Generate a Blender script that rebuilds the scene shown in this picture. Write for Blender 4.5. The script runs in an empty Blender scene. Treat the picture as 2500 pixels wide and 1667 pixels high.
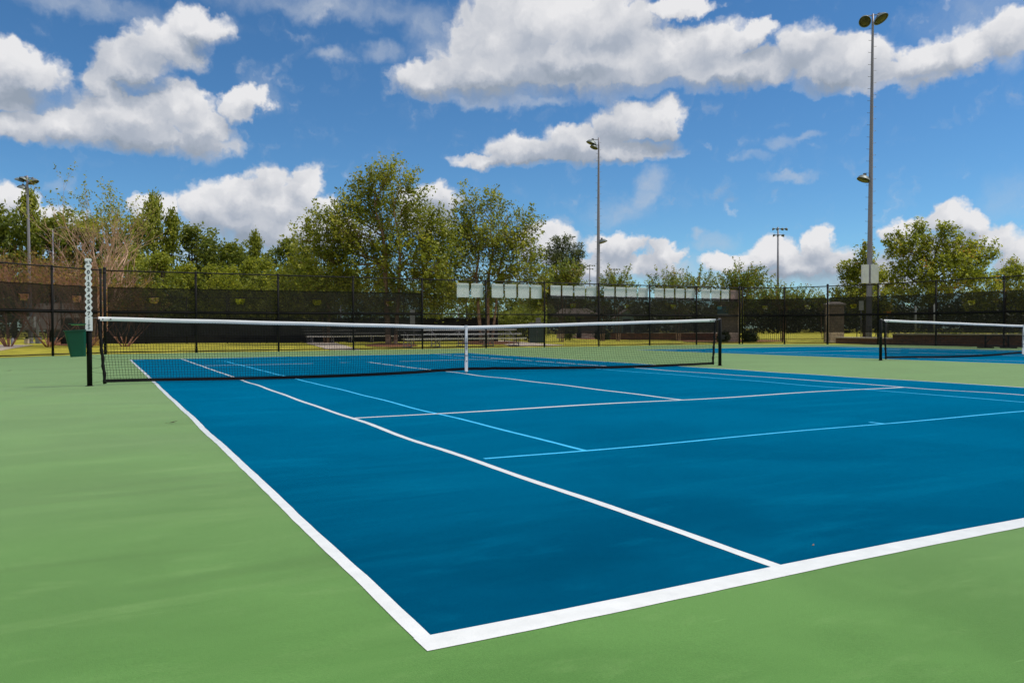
import bpy, math, random
import numpy as np
from mathutils import Vector, Matrix
R_ = math.radians
scene = bpy.context.scene
col = scene.collection
random.seed(7)
rng = np.random.default_rng(11)

# ------------------------------------------------------------------ camera
F = 1925.6
YAW, PITCH, ROLL = .4821, -.016, -.0036
CP = np.array([-6.2613, -13.8701, .8662])
fw = np.array([math.sin(YAW)*math.cos(PITCH), math.cos(YAW)*math.cos(PITCH), math.sin(PITCH)])
rt = np.array([math.cos(YAW), -math.sin(YAW), 0.])
up = np.cross(rt, fw)
rt, up = math.cos(ROLL)*rt+math.sin(ROLL)*up, -math.sin(ROLL)*rt+math.cos(ROLL)*up
def P(px, py, d):
    return CP + d*(fw + rt*(px-1250)/F + up*(833.5-py)/F)
def XY(px, d):
    p = P(px, 803, d); return float(p[0]), float(p[1])
def Zp(py, d, px=1250): return float(P(px, py, d)[2])
def onY(px, y):
    v = fw + rt*(px-1250)/F
    return float(CP[0]+v[0]*(y-CP[1])/v[1])
cam = bpy.data.cameras.new('camera'); cam.sensor_width = 36; cam.lens = F/2500*36
cam.clip_start = .05; cam.clip_end = 3000
co = bpy.data.objects.new('camera', cam); col.objects.link(co)
M = Matrix.Identity(4)
for i in range(3):
    M[i][0] = rt[i]; M[i][1] = up[i]; M[i][2] = -fw[i]; M[i][3] = CP[i]
co.matrix_world = M
scene.camera = co

# ------------------------------------------------------------------ tagging
def tag(o, label=None, cat=None, group=None, kind=None):
    if label: o['label'] = label
    if cat: o['category'] = cat
    if group: o['group'] = group
    if kind: o['kind'] = kind
    return o
def empty(name, loc, label, cat, group=None, rz=0):
    o = bpy.data.objects.new(name, None); col.objects.link(o)
    o.empty_display_size = .2
    o.location = loc; o.rotation_euler = (0, 0, rz)
    return tag(o, label, cat, group)

# ------------------------------------------------------------------ materials
MATS = {}
def new_mat(name):
    m = bpy.data.materials.new(name); m.use_nodes = True
    nt = m.node_tree; nt.nodes.clear()
    return m, nt
def nd(nt, t, **kw):
    n = nt.nodes.new(t)
    for k, v in kw.items(): setattr(n, k, v)
    return n
def simple(name, color, rough=.6, metal=0, spec=.5, var=.12, scale=8, bump=0., bscale=60, stretch=None, c2=None, coord='Object'):
    """principled with a procedural variation of colour and optional bump"""
    if name in MATS: return MATS[name]
    m, nt = new_mat(name); L = nt.links
    out = nd(nt, 'ShaderNodeOutputMaterial'); b = nd(nt, 'ShaderNodeBsdfPrincipled')
    b.inputs['Roughness'].default_value = rough; b.inputs['Metallic'].default_value = metal
    b.inputs['Specular IOR Level'].default_value = spec
    tc = nd(nt, 'ShaderNodeTexCoord'); mp = nd(nt, 'ShaderNodeMapping')
    if stretch: mp.inputs['Scale'].default_value = stretch
    L.new(tc.outputs[coord], mp.inputs[0])
    n = nd(nt, 'ShaderNodeTexNoise'); n.inputs['Scale'].default_value = scale; n.inputs['Detail'].default_value = 6
    L.new(mp.outputs[0], n.inputs['Vector'])
    r = nd(nt, 'ShaderNodeValToRGB')
    a = [c*(1-var) for c in color]; z = [min(1, c*(1+var)) for c in (c2 or color)]
    r.color_ramp.elements[0].position = .3; r.color_ramp.elements[1].position = .7
    r.color_ramp.elements[0].color = (*a, 1); r.color_ramp.elements[1].color = (*z, 1)
    L.new(n.outputs['Fac'], r.inputs[0]); L.new(r.outputs[0], b.inputs['Base Color'])
    if bump:
        n2 = nd(nt, 'ShaderNodeTexNoise'); n2.inputs['Scale'].default_value = bscale; n2.inputs['Detail'].default_value = 5
        L.new(tc.outputs[coord], n2.inputs['Vector'])
        bp = nd(nt, 'ShaderNodeBump'); bp.inputs['Strength'].default_value = bump; bp.inputs['Distance'].default_value = .02
        L.new(n2.outputs['Fac'], bp.inputs['Height']); L.new(bp.outputs[0], b.inputs['Normal'])
    L.new(b.outputs[0], out.inputs[0])
    MATS[name] = m
    return m

def court_mat(name, base, dark, light, streak=.5, rough=.55, sheen=(1, 1, 1)):
    """acrylic court paint: squeegee streaks, blotches, scuffs and grain"""
    m, nt = new_mat(name); L = nt.links
    out = nd(nt, 'ShaderNodeOutputMaterial'); b = nd(nt, 'ShaderNodeBsdfPrincipled')
    b.inputs['Roughness'].default_value = rough; b.inputs['Specular IOR Level'].default_value = 0.
    b.inputs['Sheen Weight'].default_value = 1.; b.inputs['Sheen Roughness'].default_value = .3; b.inputs['Sheen Tint'].default_value = (*sheen, 1)
    tc = nd(nt, 'ShaderNodeTexCoord')
    def noise(scale, det, st, rgh=.55, rot=0, dist=0):
        mp = nd(nt, 'ShaderNodeMapping'); mp.inputs['Scale'].default_value = st; mp.inputs['Rotation'].default_value = (0, 0, rot)
        L.new(tc.outputs['Object'], mp.inputs[0])
        n = nd(nt, 'ShaderNodeTexNoise'); n.inputs['Scale'].default_value = scale; n.inputs['Detail'].default_value = det
        n.inputs['Roughness'].default_value = rgh; n.inputs['Distortion'].default_value = dist
        L.new(mp.outputs[0], n.inputs['Vector']); return n.outputs['Fac']
    def ramp(v, p0, p1, c0=0., c1=1.):
        r = nd(nt, 'ShaderNodeMapRange'); r.interpolation_type = 'SMOOTHSTEP'
        L.new(v, r.inputs[0]); r.inputs[1].default_value = p0; r.inputs[2].default_value = p1
        r.inputs[3].default_value = c0; r.inputs[4].default_value = c1; return r.outputs[0]
    def mix(f, a, c, k='MIX'):
        x = nd(nt, 'ShaderNodeMix', data_type='RGBA', blend_type=k)
        if isinstance(f, float): x.inputs[0].default_value = f
        else: L.new(f, x.inputs[0])
        for s, v in ((x.inputs[6], a), (x.inputs[7], c)):
            if isinstance(v, tuple): s.default_value = (*v, 1)
            else: L.new(v, s)
        return x.outputs[2]
    big = ramp(noise(.42, 5, (1, 1.3, 1), .6, R_(15), .8), .38, .62)
    c = mix(big, dark, base)
    st = ramp(noise(1.1, 6, (.35, 2.2, 1), .62, R_(-22), .6), .5, .78, 0, streak)     # long soft squeegee passes
    c = mix(st, c, light)
    st2 = ramp(noise(2.4, 5, (.25, 3.5, 1), .6, R_(-30)), .55, .8, 0, streak*.6)
    c = mix(st2, c, dark)
    m3 = ramp(noise(3.5, 6, (.6, 1.6, 1), .7, R_(-18)), .52, .72, 0, streak*.45); c = mix(m3, c, light)
    dk = ramp(noise(.8, 3, (.5, 2.6, 1), .5, R_(28), 1.2), .60, .70, 0, .4); c = mix(dk, c, tuple(v*.8 for v in dark))
    sc = ramp(noise(9, 3, (.5, 3, 1), .5, R_(14)), .71, .78, 0, .35)      # ball scuffs
    c = mix(sc, c, tuple(min(1, v*1.35+.006) for v in light))
    gr = ramp(noise(260, 4, (1, 1, 1), .8), .3, .7, .80, 1.16)
    gm = nd(nt, 'ShaderNodeVectorMath', operation='SCALE'); L.new(c, gm.inputs[0]); L.new(gr, gm.inputs['Scale'])
    L.new(gm.outputs[0], b.inputs['Base Color'])
    rr = ramp(noise(1.5, 4, (1, 1, 1)), .3, .7, rough-.06, rough+.1); L.new(rr, b.inputs['Roughness'])
    bp = nd(nt, 'ShaderNodeBump'); bp.inputs['Strength'].default_value = .25; bp.inputs['Distance'].default_value = .004
    L.new(noise(300, 3, (1, 1, 1)), bp.inputs['Height']); L.new(bp.outputs[0], b.inputs['Normal'])
    L.new(b.outputs[0], out.inputs[0])
    return m

def leaf_mat(name, c_dark, c_mid, c_light, extra=None, transl=.5, cs=.8):
    """small leaves: colour differs leaf by leaf and clump by clump"""
    m, nt = new_mat(name); L = nt.links
    out = nd(nt, 'ShaderNodeOutputMaterial')
    geo = nd(nt, 'ShaderNodeNewGeometry'); tc = nd(nt, 'ShaderNodeTexCoord')
    n = nd(nt, 'ShaderNodeTexNoise'); n.inputs['Scale'].default_value = cs; n.inputs['Detail'].default_value = 3
    L.new(tc.outputs['Object'], n.inputs['Vector'])
    ad = nd(nt, 'ShaderNodeMath', operation='MULTIPLY_ADD'); ad.inputs[1].default_value = .5
    sb = nd(nt, 'ShaderNodeMath', operation='SUBTRACT'); sb.inputs[1].default_value = .25
    L.new(geo.outputs['Random Per Island'], ad.inputs[0]); L.new(n.outputs['Fac'], ad.inputs[2]); L.new(ad.outputs[0], sb.inputs[0])
    r = nd(nt, 'ShaderNodeValToRGB'); e = r.color_ramp.elements
    e[0].position = .25; e[0].color = (*c_dark, 1); e[1].position = .75; e[1].color = (*c_light, 1)
    x = e.new(.5); x.color = (*c_mid, 1)
    if extra: x = e.new(.86); x.color = (*extra, 1)
    L.new(sb.outputs[0], r.inputs[0])
    d = nd(nt, 'ShaderNodeBsdfPrincipled'); d.inputs['Roughness'].default_value = .5; d.inputs['Specular IOR Level'].default_value = .4
    t = nd(nt, 'ShaderNodeBsdfTranslucent'); mx = nd(nt, 'ShaderNodeMixShader'); mx.inputs[0].default_value = transl
    L.new(r.outputs[0], d.inputs['Base Color']); L.new(r.outputs[0], t.inputs['Color'])
    L.new(d.outputs[0], mx.inputs[1]); L.new(t.outputs[0], mx.inputs[2]); L.new(mx.outputs[0], out.inputs[0])
    return m

# ------------------------------------------------------------------ mesh builder
class MB:
    def __init__(s): s.v = []; s.f = []; s.mi = []; s.sm = []
    def add(s, vs, fs, mi=0, smooth=False):
        k = len(s.v); s.v += [tuple(map(float, v)) for v in vs]
        for f in fs: s.f.append(tuple(i+k for i in f)); s.mi.append(mi); s.sm.append(smooth)
        return s
    def box(s, c, h, rz=0, mi=0, tilt=None):
        """centre c, half sizes h"""
        m = Matrix.Rotation(rz, 3, 'Z')
        if tilt is not None: m = m @ tilt
        vs = [Vector(c) + m @ Vector((x*h[0], y*h[1], z*h[2])) for x in (-1, 1) for y in (-1, 1) for z in (-1, 1)]
        return s.add(vs, [(0, 1, 3, 2), (4, 6, 7, 5), (0, 4, 5, 1), (2, 3, 7, 6), (0, 2, 6, 4), (1, 5, 7, 3)], mi)
    def bar(s, a, b, r, r2=None, n=8, mi=0, caps=True):
        a = Vector([float(q) for q in a]); b = Vector([float(q) for q in b]); r2 = r if r2 is None else r2
        d = (b-a); L = d.length
        if L < 1e-6: return s
        d /= L; u = d.orthogonal().normalized(); w = d.cross(u)
        vs = []
        for p, q in ((a, r), (b, r2)):
            for i in range(n):
                t = 2*math.pi*i/n; vs.append(p + q*(math.cos(t)*u+math.sin(t)*w))
        fs = [(i, (i+1) % n, n+(i+1) % n, n+i) for i in range(n)]
        if caps: fs += [tuple(range(n-1, -1, -1)), tuple(range(n, 2*n))]
        return s.add(vs, fs, mi, n > 5)
    def tube(s, pts, rad, n=6, mi=0):
        pts = [Vector([float(q) for q in p]) for p in pts]; k = len(pts)
        rad = [float(q) for q in rad] if hasattr(rad, '__len__') else [float(rad)]*k
        vs = []; u = None
        for i, p in enumerate(pts):
            d = (pts[min(i+1, k-1)]-pts[max(i-1, 0)]).normalized()
            u = d.orthogonal().normalized() if u is None else (u-d*u.dot(d)).normalized()
            w = d.cross(u)
            for j in range(n):
                t = 2*math.pi*j/n; vs.append(p+rad[i]*(math.cos(t)*u+math.sin(t)*w))
        fs = [(i*n+j, i*n+(j+1) % n, (i+1)*n+(j+1) % n, (i+1)*n+j) for i in range(k-1) for j in range(n)]
        fs += [tuple(range(n-1, -1, -1)), tuple((k-1)*n+j for j in range(n))]
        return s.add(vs, fs, mi, n > 4)
    def lathe(s, prof, c=(0, 0, 0), n=20, mi=0, mat=None):
        """prof: (r, z) list; closed at ends when r = 0"""
        vs = []; c = Vector(c)
        for r, z in prof:
            for j in range(n):
                t = 2*math.pi*j/n; q = Vector((r*math.cos(t), r*math.sin(t), z))
                if mat is not None: q = mat @ q
                vs.append(c+q)
        fs = [(i*n+j, i*n+(j+1) % n, (i+1)*n+(j+1) % n, (i+1)*n+j) for i in range(len(prof)-1) for j in range(n)]
        return s.add(vs, fs, mi, True)
    def prism(s, poly, z0, z1, mi=0):
        n = len(poly)
        vs = [(x, y, z0) for x, y in poly]+[(x, y, z1) for x, y in poly]
        return s.add(vs, [tuple(range(n-1, -1, -1)), tuple(range(n, 2*n))]+[(i, (i+1) % n, n+(i+1) % n, n+i) for i in range(n)], mi)
    def build(s, name, mats, parent=None, loc=None, bevel=0):
        me = bpy.data.meshes.new(name)
        me.from_pydata(s.v, [], s.f)
        if not isinstance(mats, (list, tuple)): mats = [mats]
        for m in mats: me.materials.append(m)
        me.polygons.foreach_set('material_index', s.mi); me.polygons.foreach_set('use_smooth', s.sm)
        me.update()
        o = bpy.data.objects.new(name, me); col.objects.link(o)
        if parent is not None: o.parent = parent
        if loc: o.location = loc
        if bevel:
            b = o.modifiers.new('bevel', 'BEVEL'); b.width = bevel; b.segments = 2; b.limit_method = 'ANGLE'
        return o
def np_mesh(name, V, Fq, mats, parent=None, smooth=False):
    """fast mesh from arrays; all faces have Fq.shape[1] corners"""
    me = bpy.data.meshes.new(name)
    nv, nf, k = len(V), len(Fq), Fq.shape[1]
    me.vertices.add(nv); me.vertices.foreach_set('co', np.asarray(V, np.float32).ravel())
    me.loops.add(nf*k); me.loops.foreach_set('vertex_index', np.asarray(Fq, np.int32).ravel())
    me.polygons.add(nf); me.polygons.foreach_set('loop_start', np.arange(0, nf*k, k, dtype=np.int32))
    me.polygons.foreach_set('loop_total', np.full(nf, k, np.int32))
    if smooth: me.polygons.foreach_set('use_smooth', np.ones(nf, bool))
    for m in (mats if isinstance(mats, (list, tuple)) else [mats]): me.materials.append(m)
    me.update(calc_edges=True); me.validate()
    o = bpy.data.objects.new(name, me); col.objects.link(o)
    if parent is not None: o.parent = parent
    return o

# ------------------------------------------------------------------ ground
def bump(x, y):
    x = np.asarray(x, float); y = np.asarray(y, float)
    f = 1/(1+np.exp(-(14-np.hypot(x+6, y+10))/2.))       # the near slab is the wavy one
    return (.0042*np.sin(1.9*x+1.5*y+1.2*np.sin(.9*y)) + .0026*np.sin(3.3*y-1.2*x+.8))*(.35+.65*f)
def sheet(name, x0, x1, y0, y1, z, mat, step=.2, xl=None, xr=None):
    ny = max(1, int(round((y1-y0)/step))); nx = max(1, int(round((x1-x0)/step)))
    ys = np.linspace(y0, y1, ny+1); t = np.linspace(0, 1, nx+1)
    X = np.array([(xl(y) if xl else x0)+((xr(y) if xr else x1)-(xl(y) if xl else x0))*t for y in ys]); Y = np.repeat(ys[:, None], nx+1, 1)
    V = np.stack([X, Y, z+bump(X, Y)], -1).reshape(-1, 3)
    a = (np.arange(ny)[:, None]*(nx+1)+np.arange(nx)[None]).ravel()
    return np_mesh(name, V, np.stack([a, a+1, a+nx+2, a+nx+1], 1), mat, smooth=True)

green = court_mat('green acrylic', (.108, .258, .064), (.080, .203, .048), (.170, .318, .100), .8, .7, (.9, 1., .5))
blue = court_mat('blue acrylic', (.0003, .060, .125), (.0002, .038, .088), (.0008, .098, .182), .95, .7, (0., .5, .8))
white_line = simple('white line paint', (.76, .77, .76), .7, spec=.1, var=.06, scale=14, c2=(.77, .78, .77), bump=.08, bscale=160)
for n_ in white_line.node_tree.nodes:
    if n_.type == 'BSDF_PRINCIPLED': n_.inputs['Sheen Weight'].default_value = 1.; n_.inputs['Sheen Roughness'].default_value = .3; n_.inputs['Sheen Tint'].default_value = (.9, 1, 1, 1)
sky_line = simple('light blue line paint', (.05, .50, .86), .7, spec=.1, var=.1, scale=9)
lawn_m = simple('lawn', (.22, .235, .022), .95, spec=.1, var=.3, scale=1.2, c2=(.42, .36, .045), bump=1., bscale=12)
mulch_m = simple('pine bark mulch', (.13, .05, .025), .95, spec=.1, var=.4, scale=6, c2=(.22, .1, .05), bump=1., bscale=20)
conc_m = simple('pale concrete', (.46, .38, .31), .9, spec=.2, var=.1, scale=2, bump=.2)

tag(sheet('ground', -600, 600, -300, 900, -.035, lawn_m, 60), kind='structure')
def xl(y): return -10.62 if y < 14.5 else (-10.62+(y-14.5)*(4.5/3.86))
def xr(y): return 28.5 if y < 12.6 else (28.5-(y-12.6)*.42 if y < 15.1 else 27.45-(y-15.1)*(2.85/3.26))
apron = sheet('court_apron', -10.6, 28.5, -22, 18.36, 0, green, .15, xl, xr)
tag(apron, kind='structure')

def line_grid(V, Fs, x0, x1, y0, y1, z):
    L = max(x1-x0, y1-y0); n = max(1, int(L/.12))
    k = len(V)
    for i in range(n+1):
        t = i/n
        if x1-x0 > y1-y0: pts = [(x0+(x1-x0)*t, y0), (x0+(x1-x0)*t, y1)]
        else: pts = [(x1, y0+(y1-y0)*t), (x0, y0+(y1-y0)*t)]
        for x, y in pts: V.append((x+random.uniform(-.0016, .0016), y+random.uniform(-.0016, .0016), z+float(bump(x, y))))
    for i in range(n): Fs.append((k+2*i, k+2*i+2, k+2*i+3, k+2*i+1))
def court(cx, hy):
    s = sheet('court', cx-5.465, cx+5.465, -11.865, 11.865, .0010, blue, .15)
    tag(s, kind='structure')
    V, Fs = [], []; z = .0022; w = .05; hw = .025
    line_grid(V, Fs, cx-5.485, cx-5.435, -11.785, 11.785, z); line_grid(V, Fs, cx+5.425, cx+5.485, -11.785, 11.785, z)
    line_grid(V, Fs, cx-4.115, cx-4.065, -11.785, 11.785, z); line_grid(V, Fs, cx+4.055, cx+4.12, -11.785, 11.785, z)
    for sg in (-1, 1):
        a, b = sorted((sg*11.885, sg*11.785)); line_grid(V, Fs, cx-5.485, cx+5.485, a, b, z)
        a, b = sorted((sg*6.41, sg*6.335)); line_grid(V, Fs, cx-4.065, cx+4.065, a, b, z+.0006)
        a, b = sorted((sg*11.785, sg*11.685)); line_grid(V, Fs, cx-hw, cx+hw, a, b, z)
    line_grid(V, Fs, cx-.032, cx+.032, -6.335, 6.335, z)
    o = np_mesh('court_line', np.array(V), np.array(Fs), white_line); tag(o, kind='structure')
    V, Fs = [], []; z = .0016; c = .019
    for x in (-3.2, 3.2): line_grid(V, Fs, cx+x-c, cx+x+c, -9.125, 9.125, z)
    for sg in (-1, 1):
        a, b = sorted((sg*9.163, sg*9.125)); line_grid(V, Fs, cx-4.0, cx+4.0, a, b, z)
        a, b = sorted((sg*9.125, sg*8.98)); line_grid(V, Fs, cx-c, cx+c, a, b, z)
    o = np_mesh('court_line', np.array(V), np.array(Fs), sky_line); tag(o, kind='structure')
court(0, 0); court(18.33, 0)

def patch(name, pts, z, m):
    b = MB(); n = len(pts); b.add([(x, y, z) for x, y in pts], [tuple(range(n))])
    o = b.build(name, m); tag(o, kind='structure'); return o
def G(px, py, z=-.02):      # ground point under a pixel
    v = fw+rt*(px-1250)/F+up*(833.5-py)/F; t = (z-CP[2])/v[2]; p = CP+v*t; return float(p[0]), float(p[1])
patch('path', [G(740, 835.3), G(815, 835.2), G(880, 854), G(805, 854)], -.02, conc_m)
patch('path', [G(-60, 866), G(-60, 841), G(82, 842), G(52, 847), G(20, 852), G(-10, 858)], -.02, conc_m)
patch('path', [G(1190, 831.5), G(1232, 831), G(1290, 836), G(1380, 842.5), G(1250, 845)], -.02, conc_m)
def blob_patch(name, px, py, rx, ry, z, m):
    c = [G(px+rx*math.cos(t)*(1+.12*math.sin(3*t+px)), py+ry*math.sin(t)) for t in np.linspace(0, 2*math.pi, 28)[:-1]]
    return patch(name, c[::-1], z, m)
blob_patch('mulch_bed', 955, 842, 62, 5, -.012, mulch_m)
blob_patch('mulch_bed', 1190, 837, 75, 4, -.010, mulch_m)
blob_patch('mulch_bed', 165, 838, 52, 5.5, -.012, mulch_m)
blob_patch('mulch_bed', 1500, 826.5, 90, 2.2, -.012, mulch_m)
blob_patch('mulch_bed', 1780, 832, 130, 3.2, -.011, mulch_m)

# ------------------------------------------------------------------ metals and cloths
black = simple('black vinyl paint', (.010, .009, .009), .6, spec=.2, var=.2)
black_net = simple('black net cord', (.012, .013, .014), .8, spec=.2, var=.2)
white_vinyl = simple('white vinyl tape', (.84, .85, .86), .55, var=.06, scale=3)
galv = simple('galvanised steel', (.25, .24, .28), .5, metal=.25, var=.14, scale=3, stretch=(1, 1, .15))
galv_d = simple('dull steel', (.2, .2, .22), .55, metal=.3, var=.2)
alu = simple('aluminium plank', (.62, .6, .6), .4, metal=.5, var=.1)
white_p = simple('white painted steel', (.72, .75, .76), .5, var=.08, scale=4)
lamp_hood = simple('lamp hood', (.16, .19, .19), .5, metal=.2, var=.15)
lamp_glass = simple('lamp glass', (.03, .036, .038), .35, spec=.5, var=.4, scale=5, c2=(.06, .065, .06))
green_pl = simple('green plastic', (.002, .075, .042), .4, var=.2, scale=3)
lime_pl = simple('pale green plastic', (.25, .55, .15), .5)

def screen_mat():
    m, nt = new_mat('woven windscreen'); L = nt.links
    out = nd(nt, 'ShaderNodeOutputMaterial'); b = nd(nt, 'ShaderNodeBsdfPrincipled')
    b.inputs['Roughness'].default_value = .9; b.inputs['Specular IOR Level'].default_value = .15
    tc = nd(nt, 'ShaderNodeTexCoord'); n = nd(nt, 'ShaderNodeTexNoise'); n.inputs['Scale'].default_value = 1.6; n.inputs['Detail'].default_value = 5
    L.new(tc.outputs['Object'], n.inputs['Vector'])
    r = nd(nt, 'ShaderNodeValToRGB'); r.color_ramp.elements[0].color = (.016, .014, .011, 1); r.color_ramp.elements[1].color = (.034, .03, .023, 1)
    L.new(n.outputs['Fac'], r.inputs[0]); L.new(r.outputs[0], b.inputs['Base Color'])
    t = nd(nt, 'ShaderNodeBsdfTransparent'); mx = nd(nt, 'ShaderNodeMixShader')
    mr = nd(nt, 'ShaderNodeMapRange'); mr.inputs[1].default_value = .3; mr.inputs[2].default_value = .7; mr.inputs[3].default_value = .77; mr.inputs[4].default_value = .84
    L.new(n.outputs['Fac'], mr.inputs[0]); L.new(mr.outputs[0], mx.inputs[0])
    L.new(t.outputs[0], mx.inputs[1]); L.new(b.outputs[0], mx.inputs[2]); L.new(mx.outputs[0], out.inputs[0])
    return m
screen_m = screen_mat()
screen_solid = simple('windscreen hem', (.012, .011, .010), .9, spec=.1)
screen_back = simple('black screen cloth', (.014, .014, .014), .95, spec=.1, var=.3, scale=2)

# ------------------------------------------------------------------ chain link fences
def fence(pts, label, H=3.05, screens=None, heavy=(), vent_at=None, lattice=.072, wire=.0017, panelscr=True):
    """pts: post positions; screens: bays that carry a windscreen"""
    root = empty('chain_link_fence', (pts[0][0], pts[0][1], 0), label, 'fence')
    o0 = Vector((pts[0][0], pts[0][1], 0))
    loc = [Vector((x, y, 0))-o0 for x, y in pts]
    for i, p in enumerate(loc):
        b = MB(); r = .052 if i in heavy else .04; h = H+.06 if i in heavy else H
        b.bar(p+Vector((0, 0, -.05)), p+Vector((0, 0, h)), r, n=12)
        b.lathe([(r*1.15, h-.03), (r*1.15, h+.01), (r*.7, h+.035), (0.0005, h+.045)], p, 12)
        for z in (.12, H/2, H-.1): b.lathe([(r+.001, z-.02), (r+.006, z-.02), (r+.006, z+.02), (r+.001, z+.02)], p, 12)
        b.build('post', black, root)
    for z, r in ((H-.02, .024), (H/2, .024), (.06, .02)):
        b = MB()
        for a, c in zip(loc, loc[1:]):
            n = 6
            q = [a.lerp(c, t/n)+Vector((0, 0, z+(random.uniform(-.004, .004) if 0 < t < n else 0))) for t in range(n+1)]
            b.tube(q, r, 8)
        b.build('rail', black, root)
    # lattice of real wires
    V = []; Fq = []
    for a, c in zip(loc, loc[1:]):
        d = c-a; Ln = d.length; d /= Ln; nrm = Vector((-d.y, d.x, 0))*-.045
        n = int(Ln/lattice)
        for sg in (1, -1):
            off = nrm + Vector((-d.y, d.x, 0))*(.002*sg)
            for k in range(-int(H/lattice)-1, n+int(H/lattice)+2):
                s0 = k*lattice; s1 = s0+sg*H; z0, z1 = .04, H-.02
                # clip to the bay
                def clipt(t): return max(0., min(1., t))
                ta, tb = sorted(((0-s0)/(s1-s0), (Ln-s0)/(s1-s0))); ta, tb = clipt(ta), clipt(tb)
                if tb-ta < 1e-4: continue
                A = a+d*(s0+(s1-s0)*ta)+off; B = a+d*(s0+(s1-s0)*tb)+off
                A.z = z0+(z1-z0)*ta; B.z = z0+(z1-z0)*tb
                pr = Vector((d.x*-sg, d.y*-sg, 1)).normalized()*wire; q = Vector((-d.y, d.x, 0))*wire
                k0 = len(V)
                V += [A+pr, A-pr*.5+q, A-pr*.5-q, B+pr, B-pr*.5+q, B-pr*.5-q]
                Fq += [(k0, k0+1, k0+4, k0+3), (k0+1, k0+2, k0+5, k0+4), (k0+2, k0, k0+3, k0+5)]
    np_mesh('chain_link', np.array([tuple(v) for v in V]), np.array(Fq), black, root)
    if screens:
        for si, (i0, i1, s_in, s_out) in enumerate(screens):
            b = MB(); holes = []
            for i in range(i0, i1):
                a, c = loc[i], loc[i+1]; d = c-a; Ln = d.length; d /= Ln; nn = Vector((-d.y, d.x, 0))
                x0 = s_in if i == i0 else 0.; x1 = Ln-s_out if i == i1-1 else Ln
                hx = Ln*random.uniform(.505, .545); hw, hz0, hz1 = .17, 1.86, 2.1
                def pt(x, z, wv=0.): return a+d*x+nn*(.05+wv)+Vector((0, 0, z))
                zt, zb = 2.42, .64
                def edge(x, zz, amp): return zz+amp*math.sin(x*6.3+i*2.1)+amp*.7*math.sin(x*15+i)
                def wave(x, z): return .012*math.sin(x*5+z*3+i)
                xs = sorted(set([x0+(x1-x0)*k/16 for k in range(17)]+[hx-hw, hx-hw*.72, hx+hw*.72, hx+hw])); zs = [zb, .95, 1.25, 1.47, 1.58, hz0, hz0+.06, hz1, zt]
                idx = {}
                vs = []
                for ii, x in enumerate(xs):
                    for jj, z in enumerate(zs):
                        zz = edge(x, z, .012) if jj == 0 else (edge(x, z, .006) if jj == len(zs)-1 else z)
                        idx[ii, jj] = len(vs); vs.append(pt(x, zz, wave(x, z)))
                fs = []; hem = []
                for ii in range(len(xs)-1):
                    for jj in range(len(zs)-1):
                        xm = (xs[ii]+xs[ii+1])/2; zm = (zs[jj]+zs[jj+1])/2
                        if abs(xm-hx) < hw and hz0 < zm < hz1 and not (zm < hz0+.06 and abs(xm-hx) > hw*.72): continue
                        f = (idx[ii, jj], idx[ii+1, jj], idx[ii+1, jj+1], idx[ii, jj+1])
                        (hem if jj == 3 else fs).append(f)
                k0 = len(b.v); b.v += [tuple(v) for v in vs]
                for f in fs: b.f.append(tuple(q+k0 for q in f)); b.mi.append(0); b.sm.append(True)
                for f in hem: b.f.append(tuple(q+k0 for q in f)); b.mi.append(1); b.sm.append(True)
                for z in (zt, zb):
                    b.tube([pt(x, edge(x, z, .006 if z == zt else .012), wave(x, z)) for x in np.linspace(x0, x1, 17)], .014, 4, 1)
                b.bar(pt(x0, zb), pt(x0, zt), .012, n=4, mi=1)
                for x in np.arange(x0+.15, x1, .3):       # ties along the top hem
                    b.bar(pt(x, zt-.02, -.02), pt(x, zt+.05, -.04), .006, n=4, mi=1)
                holes.append((pt(hx-hw*1.15, hz1+.01, -.02), pt(hx+hw*1.15, hz1+.01, -.02), nn))
            w = b.build('windscreen', [screen_m, screen_solid], root)
            for A, B, nn in holes:
                f = MB(); lo = Vector((0, 0, -.035))-nn*.05
                f.add([A, B, B+lo, A+lo, A+nn*.01, B+nn*.01, B+lo+nn*.01, A+lo+nn*.01], [(0, 1, 2, 3), (7, 6, 5, 4), (0, 4, 5, 1), (3, 2, 6, 7), (0, 3, 7, 4), (1, 5, 6, 2)])
                f.build('vent_flap', screen_solid, w)
    return root
BX = [-6.07, -2.99, .07, 3.12, 6.18, 9.25, 12.30, 15.36, 18.45, 21.50, 24.50]
back = [(x, 18.3) for x in BX]
fence([(-13.1, 8.4), (-12.1, 11.4), (-10.75, 14.5), (-9.25, 15.75), (-7.66, 17.02), (-6.2, 18.2)], 'black chain link fence with windscreen cutting the left corner of the court', screens=[(0, 5, 0, .1)])
fence(back, 'long black chain link fence with windscreens and white panels behind both courts', screens=[(0, 4, .1, 0), (6, 10, .2, .06)], heavy=(0, 10))
fence([(24.62, 18.22), (26.74, 17.25), (27.48, 15.02), (28.39, 12.7), (28.38, 9.6), (28.33, 6.45), (28.33, 3.4), (28.33, .3), (28.33, -2.8)], 'black chain link fence with windscreen along the right side of the far court', screens=[(0, 2, .12, .1), (2, 8, .08, 0)], heavy=(2,))

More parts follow.
